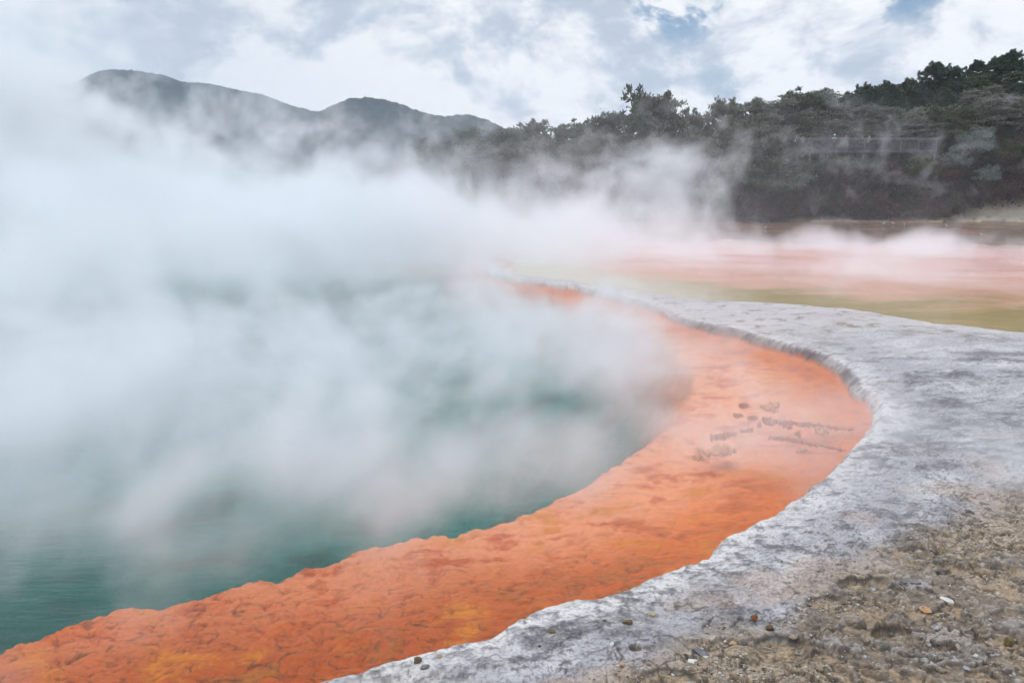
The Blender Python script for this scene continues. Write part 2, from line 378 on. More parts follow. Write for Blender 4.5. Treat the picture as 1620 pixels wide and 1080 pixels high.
    C = lerp(C, (.06, .055, .055), np.exp(-(np.abs(fbm(X * 2.2, Y * 3.2, 5, 121, .6)) / .010) ** 2) * sst(sp, .25, .6) * sst(Y, 13, 8) * sst(mt, -.4, 0) * .7)
    # cracks across the white lip
    ck = np.abs(fbm(X * 1.3, Y * 1.3, 4, 111, .55)); C = lerp(C, (.12, .11, .11), np.exp(-(ck / .011) ** 2) * .85 * sst(Y, 14, 8) * sst(sp, -.02, .05))
    # face of the lip, undercut shade painted into the colour
    C = lerp(C, (.060, .036, .036), sst(sp + .07 * st2 + .06 * big, .20, .10) * sst(Y, 11, 13.5) * (1 - .75 * sst(Y, 17, 20)) * (.55 + .45 * sst(fbm(X * .8, Y * .8, 3, 147), -.25, .1)) * np.where(sp > -.02, 1, 0) * .9)
    # pool bed
    on = fbm(X * 1.4, Y * 1.8, 5, 121, .6)
    nearw = sst(Y - .10 * X, 8.2, 4.9); fo = fbm(X * 5, Y * 8, 5, 123, .65)
    S = np.empty(X.shape + (3,)); S[:] = (.74, .155, .014)
    S = lerp(S, (.95, .34, .165), sst(-sp + .5 * on, .3, 1.6) * (.92 - .55 * nearw))
    S = lerp(S, (.37, .058, .003), nearw * (.84 - .22 * sst(-sp, .8, 2.2)))
    S = lerp(S, (.58, .09, .008), sst(on + .4 * fo, 0, .4) * .8); S = lerp(S, (.70, .22, .015), sst(-on + .3 * fo, .1, .45) * .7)
    S = lerp(S, (.30, .12, .010), sst(on + .4 * (o['lid'] - .5) + .4 * fo, .02, .36) * sst(sp, -1.5, -.2) * (.15 + .7 * nearw))
    S = lerp(S, (.40, .055, .008), sst(fo, .12, .45) * (.2 + .4 * nearw))
    S = lerp(S, (.15, .038, .007), sst(fbm(X * 6, Y * 17, 5, 127, .62) + .25 * on, .14, .42) * (.15 + .65 * nearw))
    S = lerp(S, (.085, .022, .006), sst(o['lumpb'] - o['lump1'], .11, .01) * (.08 + .78 * nearw) * sst(fo + .5 * on, -.3, .15))
    S = lerp(S, (.11, .03, .008), sst(o['lumpc'] - o['lump2'], .20, .02) * .65 * nearw * sst(fo - .3 * on, -.05, .3))
    dp = np.empty(X.shape + (3,)); dp[:] = (.016, .060, .045)
    dp = lerp(dp, (.026, .150, .125), sst(Y, 8, 16))
    dp = lerp(dp, (.022, .055, .04), sst(fbm(X * .5, Y * .7, 3, 125), .05, .4) * .6)
    S = lerp(S, (.66, .20, .07), sst(o['sdp'], .12, .0) * .7)
    S = lerp(S, dp, sst(o['drop'], .03, .40 + .6 * sst(Y, 5.5, 10)))
    C = np.where((sp < -.005)[..., None], S, C)
    C = np.where((sp >= -.005)[..., None], C * (.90 + .08 * np.clip(we, 0, 1) - .08 * brown)[..., None] * [1.03, 1.0, .955], C)
    # bed of the far flats: olive at the edge, orange and pink further out, mud along the far shore painted brown for the reflected trees
    pn = fbm(X * .3, Y * .7, 4, 131, .55)
    Pb = np.empty(X.shape + (3,)); Pb[:] = (.30, .20, .028)
    Pb = lerp(Pb, (.40, .24, .06), sst(pn, .0, .3))
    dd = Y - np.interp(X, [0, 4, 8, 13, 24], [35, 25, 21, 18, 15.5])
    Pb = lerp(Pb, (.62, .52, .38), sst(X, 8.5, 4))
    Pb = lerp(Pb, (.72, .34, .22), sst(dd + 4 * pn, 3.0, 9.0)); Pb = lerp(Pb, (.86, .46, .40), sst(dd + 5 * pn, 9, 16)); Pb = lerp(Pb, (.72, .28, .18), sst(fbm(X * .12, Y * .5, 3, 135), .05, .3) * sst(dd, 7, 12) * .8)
    Pb = lerp(Pb, (.16, .10, .07), sst(Y - o['r1'], -.5, 1.5)); Pb = lerp(Pb, (.50, .18, .08), sst(fbm(X * .2, Y * .5, 3, 133), .1, .3) * sst(Y - o['r1'], 0, 3) * .6)
    Pb = lerp(Pb, (.50, .42, .36), np.clip(o['ridge'] * 1.4, 0, 1))
    Pb = lerp(Pb, (.62, .48, .40), o['rl'] * .6)
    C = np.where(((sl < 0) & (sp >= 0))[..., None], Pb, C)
    tip = sst(Y, 30, 34) * sst(Y, 60, 55) * np.where((sl > 0) & (sp > 0), 1, 0)
    C = lerp(C, (.50, .44, .38), tip); C = lerp(C, (.60, .20, .06), tip * sst(fbm(X * .8, Y * .9, 4, 137), -.05, .15)); C = lerp(C, (.16, .14, .14), tip * sst(fbm(X * 1.2, Y * 1.6, 4, 139), .1, .3))
    # far shore and hillside soil
    fs = np.where((sl > 0) & (sp > 0), 1, 0) * sst(Y, 58, 64)
    sh = np.empty(X.shape + (3,)); sh[:] = (.27, .235, .18)
    sh = lerp(sh, (.36, .32, .14), np.exp(-land / .8) * sst(fbm(X * .1, Y * .1, 2, 141), -.2, .2)); sh = lerp(sh, (.15, .11, .09), sst(fbm(X * .5, Y * 1.6, 4, 143), .05, .3))
    sh = lerp(sh, (.070, .052, .040), sst(land + 1.0 * pn, 2.2 + 4.5 * o['beachy'], 4.0 + 6 * o['beachy']))
    C = lerp(C, sh, fs)
    o_ = link_mesh('ground', np.stack([X, Y, h], -1).reshape(-1, 3), F, None, smooth=True)
    me = o_.data
    cattr(me, 'deposit_shade', np.clip(C, 0, 1).reshape(-1, 3)); fattr(me, 'brown', brown); fattr(me, 'under', np.where(h < 0, 1, 0)); fattr(me, 'far', sst(Y, 8, 22))
    m, nt = new_mat('ground_deposits'); g = G(nt)
    pos = g.n('ShaderNodeNewGeometry').outputs['Position']
    base = g.attr('deposit_shade', 'Color'); br = g.attr('brown'); un = g.attr('under'); far = g.attr('far')
    n1 = g.noise(pos, 38, 5, .7); n2 = g.noise(g.mapping(pos, (9, 14, 9)), 1.0, 5, .65)
    spk = g.smooth(n1, .50, .68)
    cc = g.mix(g.math('MULTIPLY', spk, g.math('MULTIPLY', g.math('SUBTRACT', 1, un), .55)), base, (.10, .095, .10))
    cc = g.mix(g.math('MULTIPLY', g.smooth(n2, .56, .70), g.math('MULTIPLY', g.math('SUBTRACT', 1, un), .45)), cc, (.80, .79, .80), 'SOFT_LIGHT')
    cc = g.mix(g.math('MULTIPLY', g.smooth(n1, .58, .36), .45), cc, (.85, .80, .76), 'SOFT_LIGHT')
    hb = g.math('ADD', g.math('MULTIPLY', n1, .6), g.math('MULTIPLY', n2, .9))
    nrm = g.bump(hb, g.lin(far, 0, 1, .75, .9), .018)
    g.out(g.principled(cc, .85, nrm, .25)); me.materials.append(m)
    tag(o_, kind='structure')
    return o_
ground = build_ground()

# ------------------------------------------------------------------ water
def build_water():
    m, nt = new_mat('hot_spring_water'); g = G(nt)
    pos = g.n('ShaderNodeNewGeometry').outputs['Position']
    p1 = g.mapping(pos, (1.0, 3.2, 1.0), rot=(0, 0, R(-6)))
    w = g.math('ADD', g.noise(p1, 2.4, 3, .55, .3), g.math('MULTIPLY', g.noise(p1, 7.0, 2, .5), .35))
    area = g.smooth(g.noise(pos, .16, 2, .5), .38, .62)
    nrm = g.bump(w, g.math('MULTIPLY', g.lin(area, 0, 1, .2, .65), g.lin(g.xyz(pos)[1], 22, 45, 1.0, .10)), .05)
    fr = g.n('ShaderNodeFresnel'); fr.inputs['IOR'].default_value = 1.33; g.link(nrm, fr.inputs['Normal'])
    tr = g.n('ShaderNodeBsdfTransparent'); tr.inputs['Color'].default_value = (.97, .985, .98, 1)
    gl = g.n('ShaderNodeBsdfGlossy'); yy = g.xyz(pos)[1]; g.link(g.lin(yy, 9, 32, .20, .05), gl.inputs['Roughness']); g.link(nrm, gl.inputs['Normal'])
    mx = g.n('ShaderNodeMixShader'); g.link(g.math('MULTIPLY', fr.outputs[0], .62), mx.inputs[0]); g.link(tr.outputs[0], mx.inputs[1]); g.link(gl.outputs[0], mx.inputs[2])
    g.out(mx.outputs[0])
    o = link_mesh('pool_water', [(-120, -6, 0), (120, -6, 0), (120, 92, 0), (-120, 92, 0)], [(0, 1, 2, 3)], m)
    tag(o, kind='structure')
build_water()

# ------------------------------------------------------------------ mountains
def build_mountain(name, sil, Y0, depth, base_py, colr, seed):
    xs = np.linspace(sil[0][0], sil[-1][0], 620)
    top = np.interp(xs, [s[0] for s in sil], [s[1] for s in sil])
    k = np.hanning(21); k /= k.sum(); top = np.convolve(np.pad(top, 10, 'edge'), k, 'valid')
    W = np.array([at_y(a, b, Y0) for a, b in zip(xs, top)]); X = W[:, 0]; Z = W[:, 2]
    n = 110; t = np.linspace(-.5, 1, n)          # 0 = crest, 1 = foot towards the camera, negative = behind
    T, XX = np.meshgrid(t, X, indexing='ij'); ZZ = np.broadcast_to(Z, T.shape)
    YY = Y0 - T * depth
    prof = np.where(T >= 0, (1 - T) ** 1.25, 1 + T * 1.1)
    sc = 1 / 130.0
    spur = (np.abs(fbm(XX * sc, YY * sc * .45, 4, seed, .5)) - .18) * 90 * np.clip(T * (1 - T) * 4, 0, 1)
    rough = fbm(XX / 9, YY / 9, 3, seed + 7, .6) * 3.2 + (perlin(XX / 4.5, YY / 4.5, seed + 9)) * 2.2
    H = np.maximum(ZZ, 1) * prof + spur * np.clip(ZZ / 150, 0, 1) + rough
    i = np.arange(H.size).reshape(H.shape)
    F = np.stack([i[:-1, :-1], i[1:, :-1], i[1:, 1:], i[:-1, 1:]], -1).reshape(-1, 4)
    m, nt = new_mat('forested_mountain'); g = G(nt)
    pos = g.n('ShaderNodeNewGeometry').outputs['Position']
    nn = g.noise(pos, .09, 5, .65); n2 = g.noise(pos, .012, 3, .5)
    c = g.mix(g.smooth(nn, .35, .65), colr, tuple(min(1, v * 2.1) for v in colr)); c = g.mix(g.smooth(n2, .4, .65), c, (.030, .036, .030))
    g.out(g.principled(c, .95, g.bump(nn, .8, 5), .05))
    o = link_mesh(name, np.stack([XX, YY, H], -1).reshape(-1, 3), F, m, smooth=True); tag(o, kind='structure')
build_mountain('mountain', [(-420, 230), (-200, 190), (0, 172), (90, 143), (125, 128), (150, 113), (176, 108), (215, 111), (262, 118), (285, 129), (330, 131), (362, 139), (420, 150), (450, 163), (478, 171), (520, 180), (600, 215), (680, 250), (760, 280)], 1500, 620, 300, (.015, .024, .029), 201)
build_mountain('mountain', [(380, 280), (440, 235), (490, 182), (512, 174), (530, 165), (550, 157), (572, 153), (592, 154), (625, 161), (660, 174), (690, 183), (712, 183), (738, 180), (765, 188), (800, 203), (850, 222), (950, 245), (1100, 270), (1300, 285)], 1150, 450, 300, (.014, .024, .026), 301)

# ------------------------------------------------------------------ plants
def leaf_mat(name, c1, c2, trans=.25):
    m, nt = new_mat(name); g = G(nt)
    t = g.attr('tint'); oi = g.n('ShaderNodeObjectInfo').outputs['Random']
    c = g.mix(t, c1, c2); c = g.mix(g.math('MULTIPLY', oi, .35), c, tuple(v * .55 for v in c1))
    p = g.principled(c, .7, None, .2)
    tl = g.n('ShaderNodeBsdfTranslucent'); g.link(c, tl.inputs['Color'])
    mx = g.n('ShaderNodeMixShader'); mx.inputs[0].default_value = trans; g.link(p, mx.inputs[1]); g.link(tl.outputs[0], mx.inputs[2])
    g.out(mx.outputs[0]); return m
def plain_mat(name, c, rough=.85, vary=.4, scale=20, spec=.2):
    m, nt = new_mat(name); g = G(nt)
    oc = g.n('ShaderNodeTexCoord').outputs['Object']; n = g.noise(oc, scale, 4, .6)
    cc = g.mix(g.smooth(n, .35, .65), c, tuple(v * (1 - vary) for v in c))
    g.out(g.principled(cc, rough, g.bump(n, .5, .01), spec)); return m
BARK = plain_mat('bark', (.11, .09, .075)); TWIG = plain_mat('bare_twigs', (.19, .165, .16))
LEAF = {'grey': leaf_mat('grey_green_leaves', (.11, .12, .09), (.31, .31, .26)), 'green': leaf_mat('green_leaves', (.052, .070, .042), (.15, .17, .10)),
        'pine': leaf_mat('pine_needles', (.040, .066, .044), (.115, .15, .09), .15), 'pale': leaf_mat('pale_leaves', (.085, .105, .09), (.30, .34, .32)),
        'dark': leaf_mat('dark_scrub_leaves', (.032, .034, .022), (.088, .084, .052)), 'rust': leaf_mat('reddish_scrub_leaves', (.060, .036, .028), (.125, .085, .066)),
        'olive': leaf_mat('olive_scrub_leaves', (.050, .052, .020), (.125, .125, .055))}
def tube(V, Fc, path, radii, k=6):
    base = len(V)
    for i, p in enumerate(path):
        p = Vector(p); d = (Vector(path[min(i + 1, len(path) - 1)]) - Vector(path[max(i - 1, 0)])).normalized()
        a = d.orthogonal().normalized(); b = d.cross(a)
        for j in range(k):
            t = 2 * math.pi * j / k; V.append(tuple(p + (a * math.cos(t) + b * math.sin(t)) * radii[i]))
    for i in range(len(path) - 1):
        for j in range(k):
            q = base + i * k; Fc.append((q + j, q + (j + 1) % k, q + k + (j + 1) % k, q + k + j))
    Fc.append(tuple(base + j for j in range(k))[::-1]); Fc.append(tuple(base + (len(path) - 1) * k + j for j in range(k)))
def leaves(name, pads, mat, parent, rng, size, up=.5, per=200, long=2.0):
    """pads: (centre, radii, share); many leaf-sized triangles spread through each pad"""
    P, U, T, S = [], [], [], []
    for c, r, w in pads:
        n = max(6, int(per * w)); d = rng.normal(size=(n, 3)); d /= np.linalg.norm(d, axis=1)[:, None]
        rad = rng.random(n) ** .42
        P.append(np.array(c) + d * rad[:, None] * np.array(r) * (1 + .18 * rng.normal(size=n))[:, None])
        a = d + rng.normal(size=(n, 3)) * .7 + np.array([0, 0, up]); a /= np.linalg.norm(a, axis=1)[:, None]
        U.append(a); T.append(np.clip(rng.random() * .5 + rng.random(n) * .5, 0, 1)); S.append(size * (.6 + .8 * rng.random(n)))
    P, U, T, S = np.concatenate(P), np.concatenate(U), np.concatenate(T), np.concatenate(S)
    side = np.cross(U, rng.normal(size=U.shape)); side /= np.linalg.norm(side, axis=1)[:, None] + 1e-9
    L, W = (U * (S * long * .5)[:, None]), side * (S * .5)[:, None]
    V = np.stack([P - L, P + W, P + L, P - W], 1).reshape(-1, 3); F = np.arange(len(V)).reshape(-1, 4)
    o = link_mesh(name, V, F, mat, parent); fattr(o.data, 'tint', np.repeat(T, 4)); return o
def flat_tree(H, spread, mat, seed, layers=5, per=190, stem='tree'):
    """kanuka-like: leaning stems that carry flat, layered pads of foliage"""
    rng = np.random.default_rng(seed); t = empty(stem, (0, 0, 0)); V, Fc, pads = [], [], []
    lean = rng.normal(size=2) * .25
    top = Vector((lean[0], lean[1], H * .55)); tube(V, Fc, [(0, 0, -.8), (lean[0] * .3, lean[1] * .2, H * .25), top], [.17, .13, .09])
    for li in range(layers):
        z = H * (.42 + .54 * li / (layers - 1)); rr = spread * (1.0 - .55 * (li / (layers - 1)) ** 1.6); nb = int(rng.integers(5, 8)) if li < layers - 1 else 4
        for b in range(nb):
            a = 2 * math.pi * (b + rng.random() * .7) / nb; r = rr * (.45 + .6 * rng.random())
            e = Vector((math.cos(a) * r + lean[0], math.sin(a) * r + lean[1], z + rng.normal() * H * .035))
            s0 = Vector((lean[0] * .6, lean[1] * .6, max(H * .2, z - H * .28))); mid = s0.lerp(e, .5) + Vector((0, 0, H * .05))
            tube(V, Fc, [s0, mid, e], [.06, .04, .015], 5)
            pads.append((tuple(e), (.85 + .5 * rng.random(), .85 + .5 * rng.random(), .20 + .16 * rng.random()), .7 + .6 * rng.random()))
            pads.append((tuple(mid + Vector((0, 0, .25))), (.6, .6, .22), .45))
            if li >= layers - 2:
                pads.append((tuple(e + Vector((rng.normal() * .4, rng.normal() * .4, .3 + .25 * rng.random()))), (.3, .3, .22), .25))
    link_mesh('trunk', V, Fc, BARK, t); leaves('crown', pads, mat, t, rng, .125, .35, per)
    return t
def puff_tree(H, spread, mat, seed, per=210):
    """pine-like: whorls of upturned tufts round a straight stem, ragged pointed top"""
    rng = np.random.default_rng(seed); t = empty('tree', (0, 0, 0)); V, Fc, pads = [], [], []
    tube(V, Fc, [(0, 0, -.8), (.05, 0, H * .5), (.1, .05, H * .97)], [.2, .12, .03])
    for li in range(9):
        u = li / 8; z = H * (.25 + .70 * u); rr = spread * (1 - u ** 2.6 * .78) * (.75 + .5 * rng.random()); nb = int(rng.integers(6, 9)) if li < 8 else 4
        for b in range(nb):
            a = 2 * math.pi * (b + rng.random()) / nb; r = rr * (.35 + .65 * rng.random())
            e = Vector((math.cos(a) * r, math.sin(a) * r, z + .25 * r + rng.normal() * .15)); tube(V, Fc, [(0, 0, z - .2), e], [.05, .02], 5)
            pads.append((tuple(e), (.5, .5, .42), .75)); pads.append((tuple(e + Vector((rng.normal() * .25, rng.normal() * .25, .45))), (.2, .2, .32), .3))
            pads.append((tuple(e * .6 + Vector((0, 0, z * .4))), (.5, .5, .3), .4))
    pads.append(((.1, .05, H * .97), (.34, .34, .4), .4))
    link_mesh('trunk', V, Fc, BARK, t); leaves('crown', pads, mat, t, rng, .12, .8, per)
    return t
def shrub(H, spread, mat, seed, per=150, up=.9, twigs=0, size=.10, n=22):
    rng = np.random.default_rng(seed); t = empty('bush', (0, 0, 0)); V, Fc, pads = [], [], []
    for b in range(n):
        a = 2 * math.pi * rng.random(); r = spread * math.sqrt(rng.random()); z = H * (.25 + .7 * rng.random() * math.sqrt(max(.02, 1 - (r / spread) ** 2)))
        e = Vector((math.cos(a) * r, math.sin(a) * r, z)); tube(V, Fc, [(e.x * .12, e.y * .12, -.4), e * .55 + Vector((0, 0, .1)), e], [.035, .022, .008], 4)
        pads.append((tuple(e), (.38 + .2 * rng.random(), .38 + .2 * rng.random(), .26 + .22 * rng.random()), .6 + .7 * rng.random()))
    for b in range(twigs):
        a = 2 * math.pi * rng.random(); r = spread * (.3 + .9 * rng.random()); e = Vector((math.cos(a) * r, math.sin(a) * r, H * (.5 + .65 * rng.random())))
        m_ = e * .5 + Vector((rng.normal() * .1, rng.normal() * .1, .1)); tube(V, Fc, [(e.x * .1, e.y * .1, -.3), m_, e], [.025, .016, .005], 4)
        for q in range(5):
            s = m_.lerp(e, rng.random()); tube(V, Fc, [s, s + Vector((rng.normal() * .25, rng.normal() * .25, .15 + .35 * rng.random()))], [.009, .003], 3)
    link_mesh('stems', V, Fc, TWIG if twigs else BARK, t)
    if per: leaves('foliage', pads, mat, t, rng, size, up, per)
    return t
PROTO = {}
def proto(key):
    if key in PROTO: return PROTO[key], False
    kind, _, k = key.partition('_'); k = int(k or 0)
    PROTO[key] = {'flat': lambda: flat_tree(6.0, 2.9, LEAF['grey'], 11 + k), 'flatgreen': lambda: flat_tree(6.0, 2.6, LEAF['green'], 31 + k), 'pine': lambda: puff_tree(7.0, 2.9, LEAF['pine'], 51 + k),
                  'pale': lambda: shrub(3.2, 1.7, LEAF['pale'], 71 + k, 55, 1.6, n=46, size=.085), 'dark': lambda: shrub(2.0, 1.5, LEAF['dark'], 81 + k), 'rust': lambda: shrub(1.7, 1.4, LEAF['rust'], 91 + k, 130, .7, 8),
                  'olive': lambda: shrub(1.8, 1.5, LEAF['olive'], 101 + k), 'twig': lambda: shrub(2.6, 1.3, None, 111 + k, 0, 1, 34)}[kind]()
    return PROTO[key], True
HGT = {'flat': 6.1, 'flatgreen': 6.1, 'pine': 7.3, 'pale': 3.1, 'dark': 2.0, 'rust': 1.8, 'olive': 1.8, 'twig': 2.7}
def plant(key, x, y, height, label, cat, group, z=None, wide=1.0):
    p, fresh = proto(key); o = p if fresh else copy_tree(p)
    s = height / HGT[key.partition('_')[0]]
    o.location = (x, y, (ground_z(x, y) if z is None else z) - .05); o.rotation_euler = (0, 0, random.uniform(0, 6.28)); o.scale = (s * wide * random.uniform(.92, 1.08), s * wide, s)
    tag(o, label, cat, group); return o
# trees whose tops make the skyline: photo x, photo y of the top, distance, kind, height limit, label
SKY = [
    (690, 226, 80, 'flatgreen_0', 7.5, 'dark tree half lost in steam below the saddle of the mountains'),
    (742, 206, 84, 'flatgreen_1', 7, 'dark slender tree in steam left of the first clear treetop'),
    (800, 204, 88, 'flat_0', 7, 'low grey tree at the left foot of the wooded skyline'),
    (846, 195, 90, 'flat_1', 7, 'first clear treetop from the mountains, rounded, with a spiky edge'),
    (880, 205, 92, 'flat_2', 6, 'low spiky treetop just right of the first rounded one'),
    (925, 194, 92, 'flatgreen_0', 6.5, 'low dark treetop in the dip of the skyline'),
    (968, 180, 90, 'flat_0', 7, 'tree with a feathered edge on the left shoulder of the tall tree'),
    (1025, 151, 86, 'flatgreen_1', 9.5, 'tall dark tree with a broad layered top above the steam'),
    (1063, 165, 88, 'flat_2', 8.5, 'tree on the right shoulder of the tall dark layered tree'),
    (1098, 181, 92, 'flat_1', 7, 'pale feathery tree in the skyline dip right of the tall dark tree'),
    (1150, 161, 92, 'flat_0', 7.5, 'flat-topped tree with a horizontal branch jutting left on the skyline'),
    (1195, 165, 95, 'flat_2', 7, 'grey tree between two flat tops with steam rising before it'),
    (1238, 158, 97, 'flat_1', 7.5, 'dense grey tree at the left of the broad dome of trees'),
    (1270, 148, 100, 'flatgreen_0', 8, 'dark-leaved tree left of the dome of grey trees'),
    (1303, 144, 102, 'flat_0', 8, 'tallest tree of the dome above the people on the platform'),
    (1338, 149, 104, 'pine_0', 7, 'small spiky dark tree poking above the grey canopy'),
    (1372, 135, 108, 'pine_1', 8.5, 'dark pine with a lopsided top left of the notch of sky'),
    (1404, 130, 110, 'pine_0', 8.5, 'dark pine with twin points beside the notch of sky'),
    (1440, 125, 114, 'pine_2', 9, 'pine on the rise between the notch of sky and the tall pine'),
    (1482, 98, 120, 'pine_1', 12, 'tall pine with a rounded crown of many points on the hill'),
    (1512, 106, 122, 'pine_0', 11, 'pine on the right shoulder of the tall rounded pine'),
    (1548, 96, 126, 'pine_2', 11, 'pine in the even crest of the hilltop'),
    (1580, 90, 128, 'pine_1', 11, 'pine near the frame edge below a spiky leader'),
    (1602, 80, 130, 'pine_0', 12, 'highest pine, with a thin dark leader at the right edge'),
    (1640, 84, 132, 'pine_2', 12, 'pine cut off by the right edge of the picture'),
]
for px, py, Y, key, hm, lab in SKY:
    w = at_y(px, py, Y); gz = ground_z(w.x, Y); plant(key, w.x, Y, w.z - gz, lab, 'tree', 'trees along the skyline', gz - max(0, 0), wide=min(1.25, hm / max(w.z - gz, 1)) * (1.15 if key[0] == 'p' else 1))
def skyline(px):
    return np.interp(px, [s[0] for s in SKY], [s[1] for s in SKY])
# canopy between the skyline and the platform: rows of trees down the slope
DECK_Y, RAIL_PY = 90.0, 219
rr = random.Random(5)
for Y, x0, x1, step, keys, lab, drop in ((112, 1380, 1700, 36, ('pine_1', 'pine_2', 'flatgreen_1'), 'dark tree in the shaded wood below the hilltop pines', 30),
                                         (106, 1290, 1700, 40, ('flatgreen_0', 'pine_0', 'flat_1'), 'dark green tree in the middle of the wooded slope', 52),
                                         (100, 1190, 1700, 38, ('flat_0', 'flat_1', 'flat_2'), 'grey flat-topped tree in the thicket above the platform', 36),
                                         (95, 1130, 1700, 40, ('flat_2', 'flat_0', 'flatgreen_1', 'flat_1'), 'grey flat-topped tree close behind the platform railing', 60),
                                         (84, 1000, 1250, 34, ('flatgreen_1', 'flat_1', 'flatgreen_0'), 'dark tree on the steamy bank left of the platform', 50),
                                         (82, 640, 1000, 46, ('flatgreen_0', 'flat_1'), 'dim tree on the far bank behind thick steam', 30)):
    px = x0
    while px < x1:
        if Y == 95 and 1250 < px < 1490: py = rr.uniform(183, 196)
        elif Y == 100 and 1250 < px: py = max(skyline(px) + 14, rr.uniform(158, 176))
        else: py = skyline(px) + drop * rr.uniform(.7, 1.3)
        w = at_y(px, py, Y + rr.uniform(-1.5, 1.5)); gz = ground_z(w.x, w.y); hh = max(2.5, w.z - gz)
        plant(rr.choice(keys), w.x, w.y, hh, lab, 'tree', lab.replace('tree', 'trees', 1), gz, wide=min(1.25, max(.75, 6.5 / hh)))
        px += step * rr.uniform(.75, 1.25)
def px_at(x, Y): return 810 + FPX * x / (Y * math.cos(PITCH) + 3 * math.sin(PITCH))
for px, py, Y, key, hgt, lab in ((1545, 196, 88, 'pale_0', 3.6, 'large pale silvery bush with upright sprigs on the right slope'), (1517, 230, 86.5, 'pale_1', 2.6, 'pale silvery bush just right of the platform end'), (1420, 196, 94, 'pale_1', 2.4, 'whitish bush glinting behind the far end of the railing'),
                                 (1565, 258, 85, 'pale_0', 2.2, 'low silvery bush over a dark hollow on the right slope'), (1165, 250, 82, 'twig_0', 3.6, 'bare grey twiggy bush at the foot of the dark bank'), (1290, 300, 80, 'twig_1', 2.2, 'small bare twiggy bush near the far waterline'),
                                 (1330, 247, 88.0, 'olive_0', 1.6, 'bright olive bush under the middle of the platform'), (1222, 205, 88, 'flatgreen_0', 5.2, 'black-green tree overhanging the left end of the platform')):
    w = at_y(px, py, Y); plant(key, w.x, Y, hgt, lab, 'bush' if 'flat' not in key else 'tree', None, w.z - hgt)
# scrub down the bank
for row, (dl, keys) in enumerate(((1.2, ('rust_0', 'dark_0', 'rust_1')), (2.6, ('dark_0', 'rust_0', 'dark_1', 'twig_1')), (4.2, ('dark_1', 'rust_1', 'olive_0', 'dark_0')), (5.8, ('dark_0', 'olive_1', 'rust_0', 'dark_1')), (7.4, ('olive_0', 'dark_1', 'rust_1', 'olive_1')))):
    x = -4.0
    while x < 58:
        ys = np.interp(x, [-8, 6, 18, 30, 45, 60], [74, 79, 82, 82, 82, 82]); y = ys + dl + rr.uniform(-.6, .6) + (7 * sst(np.array(x), 43, 52) if x > 43 else 0)
        k = rr.choice(keys); kind = {'rust': 'reddish brown', 'dark': 'dark', 'olive': 'olive', 'twig': 'bare twiggy'}[k.split('_')[0]]
        place = ('at the far waterline', 'low on the far bank', 'halfway up the far bank', 'on the upper far bank', 'at the top of the far bank')[row]
        side = 'behind steam' if x < 17 else ('right of the platform' if x > 47 else ('left of the platform' if x < 31 else 'below the platform'))
        h_ = rr.uniform(1.4, 2.3) * (1.15 if row < 4 else .8); gz = ground_z(x, float(y))
        if 30 < x < 48: h_ = max(.5, min(h_, at_y(1370, 250, float(y)).z - gz - .1))
        plant(k, x, float(y), h_, f'{kind} bush {place}, {side}', 'bush', f'{kind} bushes {place}, {side}')
        x += rr.uniform(1.25, 2.1)
def build_undergrowth():
    rng = np.random.default_rng(77); n = 90000
    X = rng.uniform(-14, 75, n); Y = rng.uniform(76, 135, n); h, o = terrain(X, Y)
    keep = (o['sl'] > 0) & (o['sp'] > 0) & (o['land'] > 1.6 + 5.5 * o['beachy'] + rng.random(n) * 2); X, Y, h = X[keep], Y[keep], h[keep]; n = len(X)
    S = rng.uniform(.10, .24, n); P = np.stack([X, Y, h + rng.random(n) ** 2 * .6], 1)
    U = rng.normal(size=(n, 3)) * .6 + [0, -.2, .9]; U /= np.linalg.norm(U, axis=1)[:, None]; W = np.cross(U, rng.normal(size=(n, 3))); W /= np.linalg.norm(W, axis=1)[:, None]
    L = U * S[:, None] * 1.1; W = W * S[:, None] * .5
    o = link_mesh('undergrowth', np.stack([P - L, P + W, P + L, P - W], 1).reshape(-1, 3), np.arange(4 * n).reshape(-1, 4), LEAF['dark'])
    fattr(o.data, 'tint', np.repeat(np.clip(.5 + fbm(X * .4, Y * .4, 3, 5) + .3 * rng.normal(size=n), 0, 1), 4)); tag(o, kind='stuff')
build_undergrowth()

# ------------------------------------------------------------------ viewing platform
WOOD = plain_mat('weathered_timber', (.22, .215, .24), .8, .35, 6); SHADEWOOD = plain_mat('shaded_timber', (.07, .068, .075), .85, .3, 6); STEEL = plain_mat('grey_rail', (.30, .30, .34), .5, .2, 8)  # the darker copy of the timber stands in for shade on the fascia
def boxes(name, lst, mat, parent=None, bevel=0.0):
    bm = bmesh.new()
    for (x0, y0, z0), (x1, y1, z1) in lst:
        r = bmesh.ops.create_cube(bm, size=1.0)['verts']
        bmesh.ops.scale(bm, vec=(x1 - x0, y1 - y0, z1 - z0), verts=r); bmesh.ops.translate(bm, vec=((x0 + x1) / 2, (y0 + y1) / 2, (z0 + z1) / 2), verts=r)
    if bevel: bmesh.ops.bevel(bm, geom=bm.edges[:], offset=bevel, segments=1, affect='EDGES')
    me = bpy.data.meshes.new(name); bm.to_mesh(me); bm.free(); o = bpy.data.objects.new(name, me); col.objects.link(o); me.materials.append(mat)
    if parent: o.parent = parent
    return o
RAIL_Z = at_y(1370, RAIL_PY, DECK_Y).z; DECK_Z = RAIL_Z - 1.38
dx0, dx1 = at_y(1256, 219, DECK_Y).x, at_y(1483, 219, DECK_Y).x
